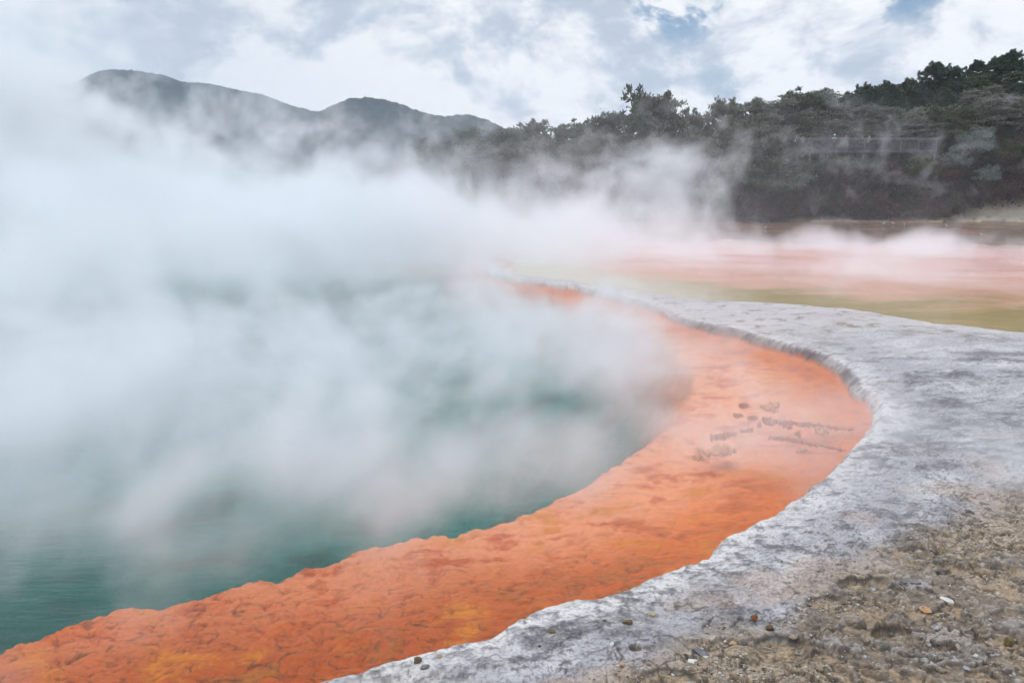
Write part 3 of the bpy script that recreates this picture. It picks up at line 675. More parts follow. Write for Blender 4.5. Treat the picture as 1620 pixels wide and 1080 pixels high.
def build_platform():
    t = tag(empty('viewing_platform', (dx0, DECK_Y, DECK_Z)), 'long grey timber viewing platform with slatted railing on the wooded slope', 'platform')
    L = dx1 - dx0
    boxes('deck', [((0, -.06 + i * .15, -.05), (L, .08 + i * .15, 0)) for i in range(18)], WOOD, t)
    boxes('fascia', [((0, -.11, -.24), (L, -.063, -.052))], SHADEWOOD, t)
    npan = 8
    for i in range(npan + 1):
        x = i * L / npan
        boxes('post', [((x - .045, -.055, .002), (x + .045, .035, 1.34))], WOOD, t, .008)
        boxes('support', [((x - .08, .2, -4.5), (x + .08, .36, -.052))], WOOD, t)
    for i in range(npan):
        a, b = i * L / npan + .05, (i + 1) * L / npan - .05; k = int((b - a) / .13)
        boxes('railing_panel', [((a + (j + .5) * (b - a) / k - .018, -.03, .12), (a + (j + .5) * (b - a) / k + .018, .005, 1.22)) for j in range(k)] + [((a, -.034, .06), (b, .009, .118)), ((a, -.034, 1.222), (b, .009, 1.29))], WOOD, t)
    boxes('top_rail', [((-.05, -.085, 1.342), (L + .05, .065, 1.40))], STEEL, t, .01)
build_platform()

# ------------------------------------------------------------------ people on the platform
def skin_mat(name, c): return plain_mat(name, c, .7, .08, 30)
SKIN = skin_mat('skin', (.48, .29, .21))
CLOTH = {k: plain_mat(k + '_cloth', c, .9, .15, 25, .1) for k, c in {'white': (.80, .80, .82), 'light_grey': (.55, .58, .63), 'tan': (.42, .30, .22), 'navy': (.10, .12, .20), 'dark': (.035, .035, .045), 'cream': (.62, .52, .40), 'mauve': (.26, .20, .25)}.items()}
HAIR = {'brown': plain_mat('brown_hair', (.07, .04, .025), .6), 'fair': plain_mat('fair_hair', (.45, .33, .18), .6), 'black': plain_mat('black_hair', (.02, .018, .018), .6)}
def skin_mesh(name, joints, edges, root, mat, parent, sub=1):
    me = bpy.data.meshes.new(name); me.from_pydata([j[:3] for j in joints], edges, []); o = bpy.data.objects.new(name, me); col.objects.link(o)
    md = o.modifiers.new('skin', 'SKIN'); md.use_smooth_shade = True
    for i, j in enumerate(joints):
        r = j[3] if isinstance(j[3], tuple) else (j[3], j[3]); me.skin_vertices[0].data[i].radius = r
        me.skin_vertices[0].data[i].use_root = (i == root)
    if sub: o.modifiers.new('sub', 'SUBSURF').levels = sub; o.modifiers['sub'].render_levels = sub
    me.materials.append(mat); o.parent = parent; return o
def person(x, y, rz, H, top, bottom, hair, label, lean=0.0, hands='rail', hat=None):
    """rz 0 faces the camera (-Y). Body, shirt, trousers, hair; the forearms rest on the rail or lift a camera to the face"""
    t = tag(empty('person', (x, y, DECK_Z), rz), label, 'person', 'people on the viewing platform'); k = H / 1.75
    hz = 1.63 * k; fy = -lean
    J, E = [], []
    def add(p, r, to=None):
        J.append((p[0], p[1], p[2], r)); i = len(J) - 1
        if to is not None: E.append((to, i))
        return i
    pel = add((0, 0, .95 * k), .10 * k); wst = add((0, fy * .3, 1.10 * k), .105 * k, pel); ch = add((0, fy * .8, 1.30 * k), .125 * k, wst)
    nk = add((0, fy * 1.1, 1.46 * k), .055 * k, ch); hb = add((0, fy * 1.3 - .01, 1.55 * k), .075 * k, nk); hm = add((0, fy * 1.3 - .02, 1.64 * k), .095 * k, hb); add((0, fy * 1.3, 1.72 * k), .07 * k, hm)
    add((0, fy * 1.3 - .115, 1.605 * k), .018, hm)          # nose
    for s in (-1, 1):
        add((s * .095 * k, fy * 1.3, 1.625 * k), .02, hm)   # ear
        hp = add((s * .09 * k, 0, .90 * k), .085 * k, pel); kn = add((s * .10 * k, -.02, .50 * k), .058 * k, hp); an = add((s * .10 * k, .02, .09 * k), .042 * k, kn); add((s * .11 * k, -.14, .04), .036, an)
        sh = add((s * .18 * k, fy * .9, 1.41 * k), .058 * k, ch)
        if hands == 'rail': el, wr = (s * .27 * k, fy * .9 - .12, 1.20 * k), (s * .16 * k, -.42 + .1 * (1 - lean), 1.30)
        elif hands == 'face': el, wr = (s * .27 * k, fy - .20, 1.28 * k), (s * .08 * k, fy * 1.3 - .25, 1.56 * k)
        else: el, wr = (s * .25 * k, .03, 1.14 * k), (s * .24 * k, -.10, .92 * k)
        e = add(el, .043 * k, sh); w = add(wr, .028 * k, e); d = (Vector(wr) - Vector(el)).normalized()
        pm = add(tuple(Vector(wr) + d * .06), (.034, .016), w); sd = Vector((s, 0, 0))
        for q, ln in ((-1.5, .055), (-.5, .068), (.5, .072), (1.5, .062)):
            b0 = Vector(wr) + d * .10 + sd * q * .019; f1 = add(tuple(b0), .0095, pm); f2 = add(tuple(b0 + d * ln * .6 + Vector((0, 0, -.012))), .0085, f1); add(tuple(b0 + d * ln + Vector((0, 0, -.035))), .007, f2)
        t1 = add(tuple(Vector(wr) + d * .05 - sd * .038), .011, w); add(tuple(Vector(wr) + d * .085 - sd * .050 + Vector((0, 0, -.015))), .009, t1)
    skin_mesh('body', J, E, 0, SKIN, t)
    J2 = [(0, 0, .93 * k, .118 * k), (0, fy * .3, 1.10 * k, .124 * k), (0, fy * .8, 1.30 * k, .143 * k), (0, fy * 1.05, 1.43 * k, .075 * k)]; E2 = [(0, 1), (1, 2), (2, 3)]
    for s in (-1, 1):
        i = len(J2)
        el = (s * .27 * k, fy * .9 - .12, 1.20 * k) if hands == 'rail' else ((s * .27 * k, fy - .20, 1.28 * k) if hands == 'face' else (s * .25 * k, .03, 1.14 * k))
        J2 += [(s * .18 * k, fy * .9, 1.405 * k, .074 * k), (*el, .056 * k)]; E2 += [(2, i), (i, i + 1)]
    skin_mesh('shirt', J2, E2, 0, CLOTH[top], t)
    J3 = [(0, 0, .96 * k, .112 * k)]; E3 = []
    for s in (-1, 1):
        i = len(J3); J3 += [(s * .09 * k, 0, .88 * k, .098 * k), (s * .10 * k, -.02, .50 * k, .070 * k), (s * .10 * k, .02, .10 * k, .058 * k)]; E3 += [(0, i), (i, i + 1), (i + 1, i + 2)]
    skin_mesh('trousers', J3, E3, 0, CLOTH[bottom], t)
    c = Vector((0, fy * 1.3 + .018, 1.665 * k)); V, Fc = [], []; n, m_ = 14, 9
    for i in range(m_ + 1):
        ph = math.pi * .5 * (1.02 - 1.5 * i / m_)
        for j in range(n):
            a = 2 * math.pi * j / n; drop = .5 + .5 * math.sin(a)         # longer at the back (+Y) than at the brow
            p2 = ph if ph > .2 else .2 + (ph - .2) * drop
            V.append((c.x + .108 * k * math.cos(p2) * math.cos(a), c.y + .116 * k * math.cos(p2) * math.sin(a), c.z + .122 * k * math.sin(p2)))
    for i in range(m_):
        for j in range(n): Fc.append((i * n + j, (i + 1) * n + j, (i + 1) * n + (j + 1) % n, i * n + (j + 1) % n))
    Fc.append(tuple(range(n)))
    link_mesh('hair', V, Fc, HAIR[hair], t, smooth=True)
    ev, ef = [], []
    for s in (-1, 1): tube(ev, ef, [(s * .035 * k, fy * 1.3 - .098, 1.645 * k), (s * .035 * k, fy * 1.3 - .112, 1.645 * k)], [.014, .006], 6)
    link_mesh('eyes', ev, ef, HAIR['black'], t)
    mv, mf = [], []; tube(mv, mf, [(-.025, fy * 1.3 - .090, 1.565 * k), (0, fy * 1.3 - .098, 1.562 * k), (.025, fy * 1.3 - .090, 1.565 * k)], [.003, .007, .003], 6); link_mesh('mouth', mv, mf, plain_mat('lips', (.35, .13, .11)), t)
    if hat:
        hv, hf = [], []; tube(hv, hf, [(c.x, c.y - .01, c.z + .02), (c.x, c.y - .01, c.z + .09), (c.x, c.y, c.z + .14)], [.126 * k, .118 * k, .05 * k], 14)
        pv = len(hv); hv += [(c.x - .085, c.y - .09, c.z + .03), (c.x + .085, c.y - .09, c.z + .03), (c.x + .06, c.y - .22, c.z + .015), (c.x - .06, c.y - .22, c.z + .015), (c.x - .085, c.y - .09, c.z + .045), (c.x + .085, c.y - .09, c.z + .045), (c.x + .06, c.y - .22, c.z + .028), (c.x - .06, c.y - .22, c.z + .028)]
        hf += [tuple(pv + q for q in f) for f in ((3, 2, 1, 0), (4, 5, 6, 7), (0, 1, 5, 4), (1, 2, 6, 5), (2, 3, 7, 6), (3, 0, 4, 7))]
        link_mesh('cap', hv, hf, CLOTH[hat], t, smooth=False)
    if hands == 'face':
        boxes('camera', [((-.06, fy * 1.3 - .36, 1.58 * k), (.06, fy * 1.3 - .29, 1.66 * k))], CLOTH['dark'], t, .008)
    return t
def dxp(px): return at_y(px, RAIL_PY, DECK_Y + .5).x
person(dxp(1259), DECK_Y + .75, .5, 1.84, 'white', 'dark', 'black', 'dark-haired person in white under the tree at the left end of the platform', .02, 'face')
person(dxp(1270.5), DECK_Y + .55, -.2, 1.66, 'white', 'navy', 'brown', 'person in a bright white top leaning on the rail beside the tree', .16, 'rail')
person(dxp(1281), DECK_Y + .6, .1, 1.64, 'mauve', 'dark', 'black', 'person in a dull mauve top right beside the one in bright white', .10, 'rail')
person(dxp(1320), DECK_Y + .55, .05, 1.80, 'light_grey', 'dark', 'brown', 'person in a white cap and light grey top with arms spread on the rail', .06, 'rail', 'white')
person(dxp(1338), DECK_Y + .55, -.1, 1.79, 'tan', 'dark', 'brown', 'bare-headed person in a tan top leaning on the middle of the rail', .12, 'rail')
person(dxp(1366), DECK_Y + .8, -.6, 1.80, 'navy', 'navy', 'black', 'person in navy turned aside next to a fair-haired one', .03, 'down')
person(dxp(1374), DECK_Y + .55, .3, 1.66, 'cream', 'dark', 'fair', 'fair-haired person in a cream top, farthest from the tree', .14, 'rail')

# ------------------------------------------------------------------ loose stones, sinter islets, birds, gravel
def lump_mesh(name, blobs, mat, seed, parent=None, sub=3, rough=.18, freq=1.6, facets=0):
    """one mesh of displaced lumps: (centre, radii)"""
    V, Fc = [], []
    bm = bmesh.new(); bmesh.ops.create_icosphere(bm, subdivisions=sub, radius=1.0); bv = np.array([v.co[:] for v in bm.verts]); bf = [tuple(v.index for v in f.verts) for f in bm.faces]; bm.free()
    for i, (c, r) in enumerate(blobs):
        q = bv * freq + seed * 3.1 + i * 7.7
        dsp = 1 + rough * (fbm(q[:, 0] + q[:, 2] * .7, q[:, 1] - q[:, 2] * .6, 3, seed) + .6 * fbm(q[:, 1] * 1.7, q[:, 2] * 1.7, 3, seed + 3)) * 1.6
        p = bv * dsp[:, None]; p = np.sign(p) * np.abs(p) ** .88
        if facets:
            fr_ = np.random.default_rng(seed + i)
            for _k in range(facets):
                nv = fr_.normal(size=3); nv /= np.linalg.norm(nv); dd = p @ nv; lim = .50 + .22 * fr_.random(); p = p - np.where(dd > lim, dd - lim, 0)[:, None] * nv
        b = len(V); V += [tuple(v) for v in p * np.array(r) + np.array(c)]; Fc += [tuple(b + k for k in f) for f in bf]
    return link_mesh(name, V, Fc, mat, parent, smooth=False)
def stone_mat(name, c, c2):
    m, nt = new_mat(name); g = G(nt); oc = g.n('ShaderNodeTexCoord').outputs['Object']
    n = g.noise(oc, 60, 5, .65); n2 = g.noise(oc, 22, 3, .6)
    cc = g.mix(g.smooth(n2, .40, .62), c, c2); cc = g.mix(g.math('MULTIPLY', g.smooth(n, .5, .7), .5), cc, tuple(v * .4 for v in c))
    g.out(g.principled(cc, .85, g.bump(n, .8, .008), .25)); return m
ST = {'brown': stone_mat('brown_stone', (.085, .055, .035), (.16, .10, .05)), 'grey': stone_mat('grey_stone', (.13, .125, .13), (.22, .21, .21)), 'tan': stone_mat('tan_stone', (.40, .28, .15), (.30, .20, .11)),
      'olive': stone_mat('olive_stone', (.11, .075, .025), (.17, .12, .05)), 'rust': stone_mat('rust_stone', (.24, .075, .02), (.13, .05, .02)), 'pale': stone_mat('pale_stone', (.60, .56, .52), (.42, .38, .34)), 'dark': stone_mat('dark_stone', (.05, .045, .045), (.10, .09, .085)),
      'orange': stone_mat('orange_stone', (.46, .24, .10), (.40, .28, .18))}
for i, (px, py, w, kind, asp, lab) in enumerate((
        (660, 1042, 15, 'brown', .85, 'round dark brown stone close to the orange water, left of a grey one'), (673, 1051, 16, 'grey', .7, 'dark grey stone touching the round brown stone near the water'), (695, 1036, 10, 'tan', .75, 'small tan stone on the white rim right of the stone pair'),
        (992, 980, 17, 'olive', .75, 'large olive brown stone on the white bank'), (956, 979, 9, 'brown', .7, 'small brown stone left of the large olive one'), (873, 999, 14, 'olive', .45, 'flat mustard brown stone on the white rim'), (854, 1020, 6, 'dark', .8, 'tiny dark pebble alone on the white rim'),
        (1031, 967, 12, 'tan', .45, 'flat tan stone above the large olive stone'), (1113, 989, 9, 'grey', .7, 'small grey stone midway between the olive and the rust-red stone'), (1193, 976, 12, 'rust', .95, 'angular rust-red stone standing alone on grey crust'), (969, 1019, 9, 'pale', .8, 'white pebble lying in a small dark hollow'),
        (984, 1052, 12, 'tan', .6, 'rounded tan-grey stone just above the gravel hollow'), (1218, 1002, 14, 'brown', .9, 'dark brown stone on the rim of a tan hollow'), (1595, 1017, 17, 'olive', .85, 'dark olive stone in gravel near the right edge'), (1160, 1015, 14, 'tan', .5, 'dull low stone left of the tan hollow'),
        (1465, 962, 20, 'orange', .3, 'flat orange-tinted stone beside white gravel'), (1205, 1073, 8, 'dark', 1.1, 'dark upright stone at the bottom edge'), (1412, 985, 9, 'grey', .7, 'small grey stone in the white gravel'), (1330, 1000, 10, 'brown', .6, 'small brown stone on the crust ridge between hollows'), (1545, 905, 15, 'olive', .5, 'mossy brown lump at the edge of the ochre patch'))):
    x, y = at(px, py + w * .3, .17); z = ground_z(x, y); x, y = at(px, py + w * .3, z); z = ground_z(x, y)
    r = w * .5 * math.hypot(x, y) / FPX * 1.05
    o = lump_mesh('stone', [((0, 0, r * asp * .35), (r * 1.15, r * .95, r * asp * 1.1))], ST[kind], 400 + i, None, 3, .12, 1.3, 11)
    o.location = (x, y, z); o.rotation_euler = (0, 0, i * 1.3); tag(o, lab, 'stone', 'loose stones on the bank')
def shard(px, py, ln, wd, th, rz, tilt, lab, kind):
    x, y = at(px, py, .18); z = ground_z(x, y); rng = random.Random(px); bm = bmesh.new()
    out = [(-.5, -.30), (-.42, .25), (-.1, .5), (.3, .42), (.5, .1), (.46, -.35), (.05, -.5)]
    vs = [bm.verts.new((a * ln, b * wd, 0)) for a, b in out]; f = bm.faces.new(vs); r = bmesh.ops.extrude_face_region(bm, geom=[f]); up = [v for v in r['geom'] if isinstance(v, bmesh.types.BMVert)]
    for v in up: v.co += Vector((rng.uniform(-.01, .01), rng.uniform(-.004, .004), th * rng.uniform(.85, 1.15)))
    bmesh.ops.recalc_face_normals(bm, faces=bm.faces[:]); bmesh.ops.bevel(bm, geom=bm.edges[:], offset=th * .12, segments=1, affect='EDGES')
    me = bpy.data.meshes.new('rock_slab'); bm.to_mesh(me); bm.free(); o = bpy.data.objects.new('rock_slab', me); col.objects.link(o); me.materials.append(ST[kind])
    o.location = (x, y, z - .004); o.rotation_euler = (R(tilt), R(tilt * .6), rz); tag(o, lab, 'rock slab', 'broken pieces of crust')
shard(1112, 1026, .135, .05, .022, R(-48), 14, 'long grey shard of crust, tilted, with a dark shadowed side', 'grey')
shard(1500, 952, .12, .05, .02, R(-40), 10, 'thin white shard of crust on grey ground right of the orange stone', 'pale')
shard(1440, 925, .16, .07, .025, R(12), 6, 'grey-brown slab of crust on the long dark ridge', 'grey')
shard(1100, 1033, .11, .06, .018, R(-20), 4, 'small pale plate of crust beside the long grey shard', 'pale')
SINTER = stone_mat('sinter', (.40, .105, .032), (.52, .18, .075))
SINTER_PALE = stone_mat('pale_sinter', (.74, .38, .15), (.46, .17, .055))
def islet(i, px, py, w, h, lab, pale=False, path=None):
    rng = np.random.default_rng(900 + i); x0, y0 = at(px, py, 0); s = math.hypot(x0, y0) / FPX; sy = s * 3.0
    if path is None: path = [(-w / 2, 0), (w / 2, 0)]
    pts = []
    for (a, b), (c, d) in zip(path[:-1], path[1:]):
        n = max(3, int(math.hypot(c - a, d - b) / 1.4)); pts += [(a + (c - a) * t, b + (d - b) * t) for t in np.linspace(0, 1, n)]
    x_lo, x_hi = min(p[0] for p in pts), max(p[0] for p in pts); bl = []
    for a, b in pts:
        f_ = 1 - (.85 * max(0, (a - x_lo) / (x_hi - x_lo) - .35) / .65 if w > 70 else 0)      # the long ridges sink towards the shore
        k_ = rng.lognormal(0, .28)
        bl.append(((a * s + rng.normal() * .006, -b * sy + rng.normal() * .014, -.012 * (1 - f_) + .004 + .010 * rng.random() * f_), (1.55 * k_ * s, (2.0 + rng.random()) * k_ * s, (.018 + .026 * rng.random() * k_) * (.35 + .65 * f_))))
    o = lump_mesh('sinter_islet', bl, SINTER_PALE if pale else SINTER, 500 + i, None, 2, .30, 1.4); o.location = (x0, y0, 0)
    tag(o, lab, 'sinter islet', 'sinter islets in the orange shallows')
ISL = [(1177, 642, 12, 'single small islet farthest back on the left of the group', 0, None), (1217, 645, 36, 'lacy islet of linked ridges at the back of the group', 1, [(-10, -3), (-2, -1), (6, -4), (12, -2), (20, -6), (6, -4), (4, 2), (-8, 1), (-10, -3), (-4, 4), (6, 6)]),
       (1168, 658, 12, 'thin little islet at the left, below the farthest one', 0, None), (1190, 662, 14, 'dark oval islet in the upper left of the group', 0, [(-7, 0), (0, 1), (7, -1)]), (1214, 665, 17, 'upper one of two islets stacked close at the centre', 0, [(-8, 1), (0, -1), (8, -2)]), (1217, 670, 16, 'lower one of two islets stacked close at the centre', 0, [(-8, 0), (0, 1), (8, 0)]),
       (1238, 669, 23, 'winding chain islet right of the stacked pair', 0, [(-11, -2), (-4, 1), (2, 2), (6, -1), (11, 2)]), (1247, 676, 13, 'short islet tucked under the winding chain', 0, [(-6, -1), (0, 1), (6, 1)]), (1290, 672, 90, 'long thin ridge reaching right into the mist, upper of two', 0, [(-34, -4), (-24, 0), (-10, 0), (10, 3), (34, 6), (48, 8)]),
       (1298, 682, 18, 'faint ring-shaped islet under the upper long ridge', 1, [(-8, 0), (0, -3), (8, -1), (6, 3), (-4, 3), (-8, 0)]), (1203, 674, 6, 'tiny dot-like islet left of the centre pair', 0, [(-2, 0), (2, 0)]), (1182, 682, 20, 'low oval islet in front of the centre, left', 0, [(-9, 1), (0, 0), (9, -1)]),
       (1143, 690, 46, 'long lumpy islet at the left, rising to its right end', 0, [(-22, 4), (-10, 3), (2, 1), (12, -2), (22, -3)]), (1261, 687, 7, 'tiny islet between the two long ridges', 0, [(-3, 0), (3, 0)]), (1275, 699, 80, 'long thin ridge reaching right into the mist, lower of two', 0, [(-48, -6), (-34, -5), (-18, -3), (4, 3), (26, 8), (44, 13)]),
       (1268, 713, 15, 'faint low islet below the lower long ridge', 1, None), (1133, 714, 58, 'broad pale knobbly islet, the largest of the group', 1, [(-26, -2), (-20, 4), (-6, 5), (8, 4), (20, 3), (8, 0), (-4, 1), (-2, -3), (8, -6), (20, -5), (30, -1), (16, -2), (4, -2), (-14, 2)]), (1103, 724, 17, 'small pale islet at the front left beside the largest', 1, [(-8, 0), (0, 1), (8, 2), (2, -2)])]
for i, (px, py, w, lab, pale, path) in enumerate(ISL): islet(i, px, py, w, 5, lab, bool(pale), path)

BW = plain_mat('white_feathers', (.80, .80, .78), .8, .1); BD = plain_mat('dark_feathers', (.05, .045, .045), .8, .2); BL = plain_mat('bird_legs', (.30, .08, .06), .6, .1)
def bird(px, py, Y, rz, mat, lab, k=1.0):
    w = at_y(px, py, Y); zb = min(0.0, ground_z(w.x, Y)); zb = max(zb, -.05)
    t = tag(empty('bird', (w.x, Y, zb), rz), lab, 'bird', 'birds standing in the far shallows'); t.scale = (k, k, k)
    V, Fc = [], []; tube(V, Fc, [(-.17, 0, .20), (-.10, 0, .215), (-.02, 0, .215), (.06, 0, .235), (.10, 0, .28), (.115, 0, .325), (.15, 0, .335), (.175, 0, .332)], [.008, .03, .052, .045, .025, .022, .024, .008], 10); link_mesh('body', V, Fc, mat, t, smooth=True)
    V, Fc = [], []; tube(V, Fc, [(.17, 0, .333), (.235, 0, .322)], [.007, .002], 6); link_mesh('beak', V, Fc, BD, t)
    for s in (-1, 1):
        V, Fc = [], []; tube(V, Fc, [(.0, s * .02, .19), (.015, s * .022, .10), (0, s * .022, 0), (.04, s * .022, -.002)], [.007, .005, .004, .003], 5); link_mesh('leg', V, Fc, BL, t)
        V, Fc = [], []; tube(V, Fc, [(.05, s * .038, .235), (-.04, s * .047, .225), (-.13, s * .028, .212), (-.20, s * .012, .205)], [.02, .024, .016, .004], 6); link_mesh('wing', V, Fc, BD if mat is BW else mat, t, smooth=True)
bird(1397, 363, 72, .4, BW, 'white bird standing upright in the far shallows, the tallest speck', 1.15)
bird(1413, 362, 73, 2.6, BW, 'white bird just right of the tallest one in the far shallows')
bird(1430, 364, 71, 1.2, BW, 'white bird right of the pair in the far shallows', .85)
bird(1498, 367, 68, 3.0, BW, 'white bird alone in front of the dark bird in the far shallows')
bird(1493, 358, 76, .2, BD, 'dark bird near the yellow far shore')
bird(1553, 383, 55, 2.9, BW, 'white bird nearest the right, by the pale rim in the far water', .9)
bird(1210, 369, 66, .3, BW, 'white bird alone far to the left in the misty shallows', .85)

def build_gravel():
    rng = np.random.default_rng(33); n = 150000
    d = rng.uniform(3.6, 9.5, n); a = np.radians(rng.uniform(2, 42, n)); X, Y = d * np.sin(a), d * np.cos(a)
    h, o = terrain(X, Y); dens = o['brown'] * sst(-o['lev'] + 1.2 * fbm(X * 1.6, Y * 1.6, 3, 151), .0, 1.0)
    dens = np.maximum(dens * sst(fbm(X * 2.3, Y * 2.3, 3, 153), -.25, .25), .02 * o['brown'])
    hz = np.zeros(n)
    keep = (rng.random(n) < dens * .55) & (o['land'] > .2); X, Y, h = X[keep], Y[keep], h[keep]; n = len(X)
    r = rng.lognormal(-5.15, .38, n); bv = np.array([(1, 0, 0), (-1, 0, 0), (0, 1, 0), (0, -1, 0), (0, 0, 1), (0, 0, -1)], float); bf = np.array([(0, 2, 4), (2, 1, 4), (1, 3, 4), (3, 0, 4), (2, 0, 5), (1, 2, 5), (3, 1, 5), (0, 3, 5)])
    j = bv[None] * (1 + .35 * rng.normal(size=(n, 6, 1))) + .25 * rng.normal(size=(n, 6, 3)); an = rng.random(n) * 6.28; ca, sa = np.cos(an), np.sin(an)
    x = j[..., 0] * ca[:, None] - j[..., 1] * sa[:, None]; y = j[..., 0] * sa[:, None] + j[..., 1] * ca[:, None]
    V = np.stack([x * r[:, None] * 1.25 + X[:, None], y * r[:, None] + Y[:, None], j[..., 2] * r[:, None] * .6 + (h + r * .25)[:, None]], -1).reshape(-1, 3)
    F = (bf[None] + (np.arange(n) * 6)[:, None, None]).reshape(-1, 3)
    m, nt = new_mat('gravel'); g = G(nt); t = g.attr('tint'); c = g.mix(g.smooth(t, .3, .75), (.22, .17, .125), (.52, .47, .41)); c = g.mix(g.smooth(t, .18, .05), c, (.10, .075, .05)); g.out(g.principled(c, .9, None, .2))
    o_ = link_mesh('gravel', V, F, m); fattr(o_.data, 'tint', np.repeat(rng.random(n), 6)); tag(o_, kind='stuff'); print('gravel', n)
build_gravel()

def build_flakes():
    """broken plates of crust lying about the brown ground, too many to count"""
    rng = np.random.default_rng(55); n = 60000
    d = rng.uniform(3.7, 11, n); a = np.radians(rng.uniform(-2, 42, n)); X, Y = d * np.sin(a), d * np.cos(a); h, o = terrain(X, Y)
    scar = np.exp(-((o['fr'] - .46) / .10) ** 2) + .6 * np.exp(-((o['fr2'] - .47) / .10) ** 2)
    pk = o['brown'] ** 2 * (.02 + .20 * scar) * sst(fbm(X * 1.4, Y * 1.4, 3, 161), -.25, .3)
    k = (rng.random(n) < pk) & (o['land'] > .25); X, Y, h, lev = X[k], Y[k], h[k], o['lev'][k]; n = len(X)
    r = np.minimum(rng.lognormal(-4.25, .48, n), .045); ns = 6; ang = (np.arange(ns)[None] + .7 * rng.random((n, ns))) * 2 * np.pi / ns; rad = r[:, None] * (.55 + .6 * rng.random((n, ns)))
    px, py = rad * np.cos(ang) * 1.25, rad * np.sin(ang) * .8; th = .10 * r + .003
    top = np.stack([px * .94, py * .94, np.broadcast_to(th[:, None], px.shape) * (1 + .3 * rng.random((n, ns)))], -1); bot = np.stack([px, py, -.6 * np.broadcast_to(th[:, None], px.shape)], -1)
    P = np.concatenate([top, bot], 1); rz = rng.random(n) * 6.28; tx, ty = rng.normal(0, .12, n), rng.normal(0, .10, n)
    x = P[..., 0] * np.cos(rz)[:, None] - P[..., 1] * np.sin(rz)[:, None]; y = P[..., 0] * np.sin(rz)[:, None] + P[..., 1] * np.cos(rz)[:, None]
    z = P[..., 2] + x * tx[:, None] + y * ty[:, None]
    V = np.stack([x + X[:, None], y + Y[:, None], z + (h + .004)[:, None]], -1).reshape(-1, 3); b = (np.arange(n) * 2 * ns)[:, None]
    quads = []
    for i in range(ns): j = (i + 1) % ns; quads.append(np.concatenate([b + i, b + j, b + ns + j, b + ns + i], 1)[:, ::-1])
    quads.append(np.concatenate([b, b + 1, b + 2, b + 3], 1)); quads.append(np.concatenate([b, b + 3, b + 4, b + 5], 1))
    m, nt = new_mat('crust_flakes'); g = G(nt); pos = g.n('ShaderNodeNewGeometry').outputs['Position']; t = g.attr('tint'); n1 = g.noise(pos, 70, 4, .7)
    c = g.mix(g.smooth(t, .2, .6), (.13, .10, .07), (.33, .26, .185)); c = g.mix(g.smooth(t, .70, .95), c, (.40, .39, .40)); c = g.mix(g.math('MULTIPLY', g.smooth(n1, .48, .66), .7), c, (.07, .058, .045))
    g.out(g.principled(c, .9, g.bump(n1, .8, .008), .2))
    o_ = link_mesh('crust_flakes', V, np.concatenate(quads), m); fattr(o_.data, 'tint', np.repeat(np.clip(rng.random(n) * .8 + .1 * (lev + 1), 0, 1), 2 * ns)); tag(o_, kind='stuff'); print('flakes', n)
build_flakes()

# ------------------------------------------------------------------ haze and steam
def haze_box(lo, hi):
    m, nt = new_mat('haze_air'); g = G(nt)
    v = g.n('ShaderNodeVolumePrincipled'); v.inputs['Color'].default_value = (.62, .80, 1.0, 1); v.inputs['Density'].default_value = .00013; v.inputs['Anisotropy'].default_value = .2
    g.out(vol=v.outputs[0]); box('haze', lo, hi, m)
def box(name, lo, hi, m):
    (a, b, c), (d, e, f) = lo, hi
    o = link_mesh(name, [(a, b, c), (d, b, c), (d, e, c), (a, e, c), (a, b, f), (d, b, f), (d, e, f), (a, e, f)],
                  [(3, 2, 1, 0), (4, 5, 6, 7), (0, 1, 5, 4), (1, 2, 6, 5), (2, 3, 7, 6), (3, 0, 4, 7)], m)
    return tag(o, kind='stuff')
haze_box((-2700, -90, -6), (2700, 2700, 330))

def steam_density(g, pos, puffs, nscale, detail, D0, seed, erode, wamp, veil=()):
    """soft puffs (centre, size, amount) torn up by noise: thin places go to wisps, thick ones stay whole"""
    sh = g.mapping(pos, (1, .8, 1.0), loc=(seed, seed * .7, seed * .3))
    wv = g.vec('SUBTRACT', g.noise(sh, nscale * .45, 0, .5, out=1), (.5, .5, .5))
    n = g.noise(g.vec('ADD', sh, g.vec('SCALE', wv, wamp)), nscale, detail, .58)
    ppos = g.vec('ADD', pos, g.vec('SCALE', wv, wamp * .8))
    tot = None
    for c, s, a in puffs:
        d = g.vec('MULTIPLY', g.vec('SUBTRACT', ppos, c), tuple(1 / k for k in s))
        e = g.math('MULTIPLY', g.math('EXPONENT', g.math('MULTIPLY', g.vec('DOT_PRODUCT', d, d, out=1), -1.0)), a)
        tot = e if tot is None else g.math('ADD', tot, e)
    nn = g.lin(n, .30, .70, 0, 1)
    dens = g.math('MAXIMUM', g.math('SUBTRACT', g.math('MULTIPLY', tot, 1.0 + erode), g.math('MULTIPLY', g.math('SUBTRACT', 1, nn), erode)), 0.0)
    dens = g.math('MULTIPLY', g.math('MULTIPLY', dens, g.lin(nn, 0, 1, .45, 1.5)), D0)
    for c, s, a in veil:                      # thin even vapour between the wisps
        d = g.vec('MULTIPLY', g.vec('SUBTRACT', pos, c), tuple(1 / k for k in s))
        e = g.math('MULTIPLY', g.math('EXPONENT', g.math('MULTIPLY', g.vec('DOT_PRODUCT', d, d, out=1), -1.0)), a)
        dens = g.math('ADD', dens, g.math('MULTIPLY', e, g.lin(nn, 0, 1, .4, 1.6)))
    return dens
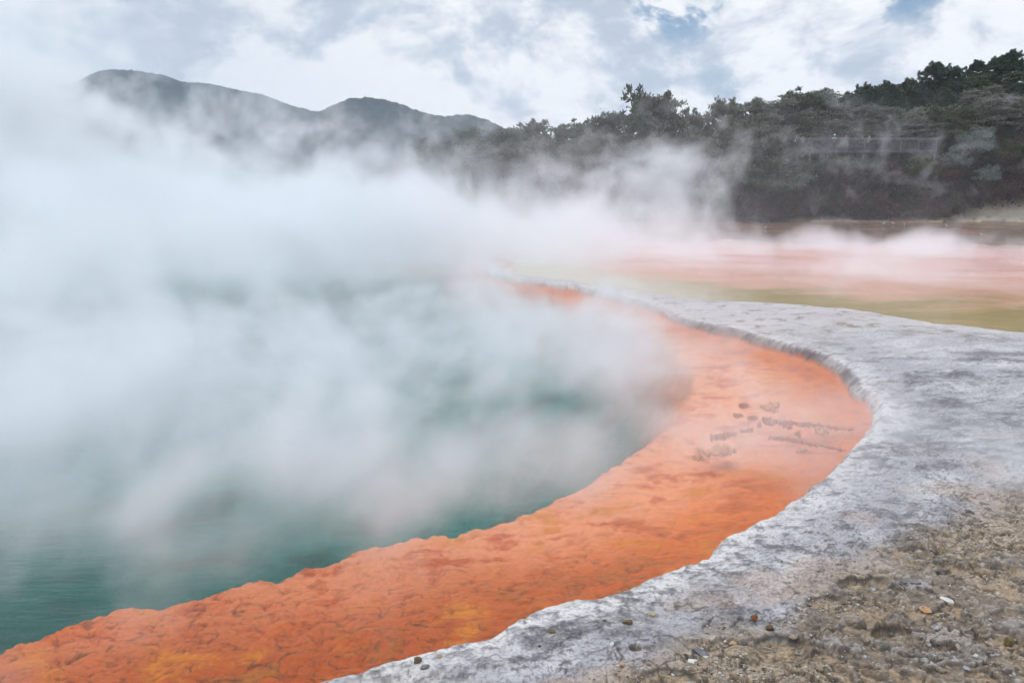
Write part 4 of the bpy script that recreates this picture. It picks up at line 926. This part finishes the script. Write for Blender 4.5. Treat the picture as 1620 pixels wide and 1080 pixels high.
def steam(lo, hi, puffs, nscale, detail, D0, step, seed, erode, wamp, veil=()):
    m, nt = new_mat('steam'); g = G(nt)
    pos = g.n('ShaderNodeNewGeometry').outputs['Position']
    v = g.n('ShaderNodeVolumePrincipled'); v.inputs['Color'].default_value = (.958, .974, .992, 1); v.inputs['Anisotropy'].default_value = .25
    g.link(steam_density(g, pos, puffs, nscale, detail, D0, seed, erode, wamp, veil), v.inputs['Density'])
    g.out(vol=v.outputs[0])
    m.cycles.volume_step_rate = step / (sum(hi[i] - lo[i] for i in range(3)) / 3 * .1)
    return box('steam', lo, hi, m)
POOL = [
    ((-24, 37, 0), (18, 14, 3.5), .95),
    ((-8, 38, .3), (8.5, 14, 2.4), .80),
    ((-15, 48, 4.5), (18, 13, 5.2), .30),
]
FAR = POOL + [
    ((-39, 46, 8), (13, 20, 10), .80),
    ((10.5, 58, 3.5), (6.5, 7, 4.2), .50),
]
RIGHT = POOL + [
    ((4, 44, .3), (8.5, 11, 2.0), .66),
    ((22, 40, 0), (17, 9, .85), .54),
    ((10.5, 58, 3.5), (6.5, 7, 4.2), .50),
    ((32, 76, 6), (18, 6, 5), .25),
    ((13, 27, 0), (5, 5, .8), .3),
]
NEAR = [
    ((-24, 37, 0), (18, 14, 3.5), .9),
    ((-6.5, 7.8, .2), (5, 3.5, 1.1), .76),
    ((-12, 15, .6), (7, 6, 2.2), .48),
    ((-2.5, 13.5, .3), (4, 4.5, 1.1), .33),
    ((1.0, 17, .3), (3.6, 4.5, .9), .44),
    ((2.3, 14.5, .1), (2.0, 3.6, .7), .37),
    ((1.0, 8.7, .1), (2.0, 1.5, .40), .30),
    ((4.9, 8.8, .2), (1.5, 1.9, .55), .52),
    ((-.8, 8.3, .1), (2.6, 1.6, .5), .46),
]
steam((-70, 20.02, .012), (-2.01, 74, 22), FAR, .34, 4, .27, 2.6, 11.0, 1.35, 3.6, [((-22, 40, 1), (26, 18, 6), .018)])
steam((-2, 20.02, .012), (60, 86, 12), RIGHT, .34, 4, .27, 2.2, 11.0, 1.35, 3.6, [((-22, 40, 1), (26, 18, 6), .018), ((34, 76, 5), (24, 7, 8), .0015)])
steam((-20, 4.0, .012), (12, 20, 4.2), NEAR, .75, 3, .66, .65, 4.0, 1.25, 1.5, [((-5, 13, 0), (9, 8, 1.6), .045), ((2.4, 11, 0), (2.2, 4, .8), .014)])
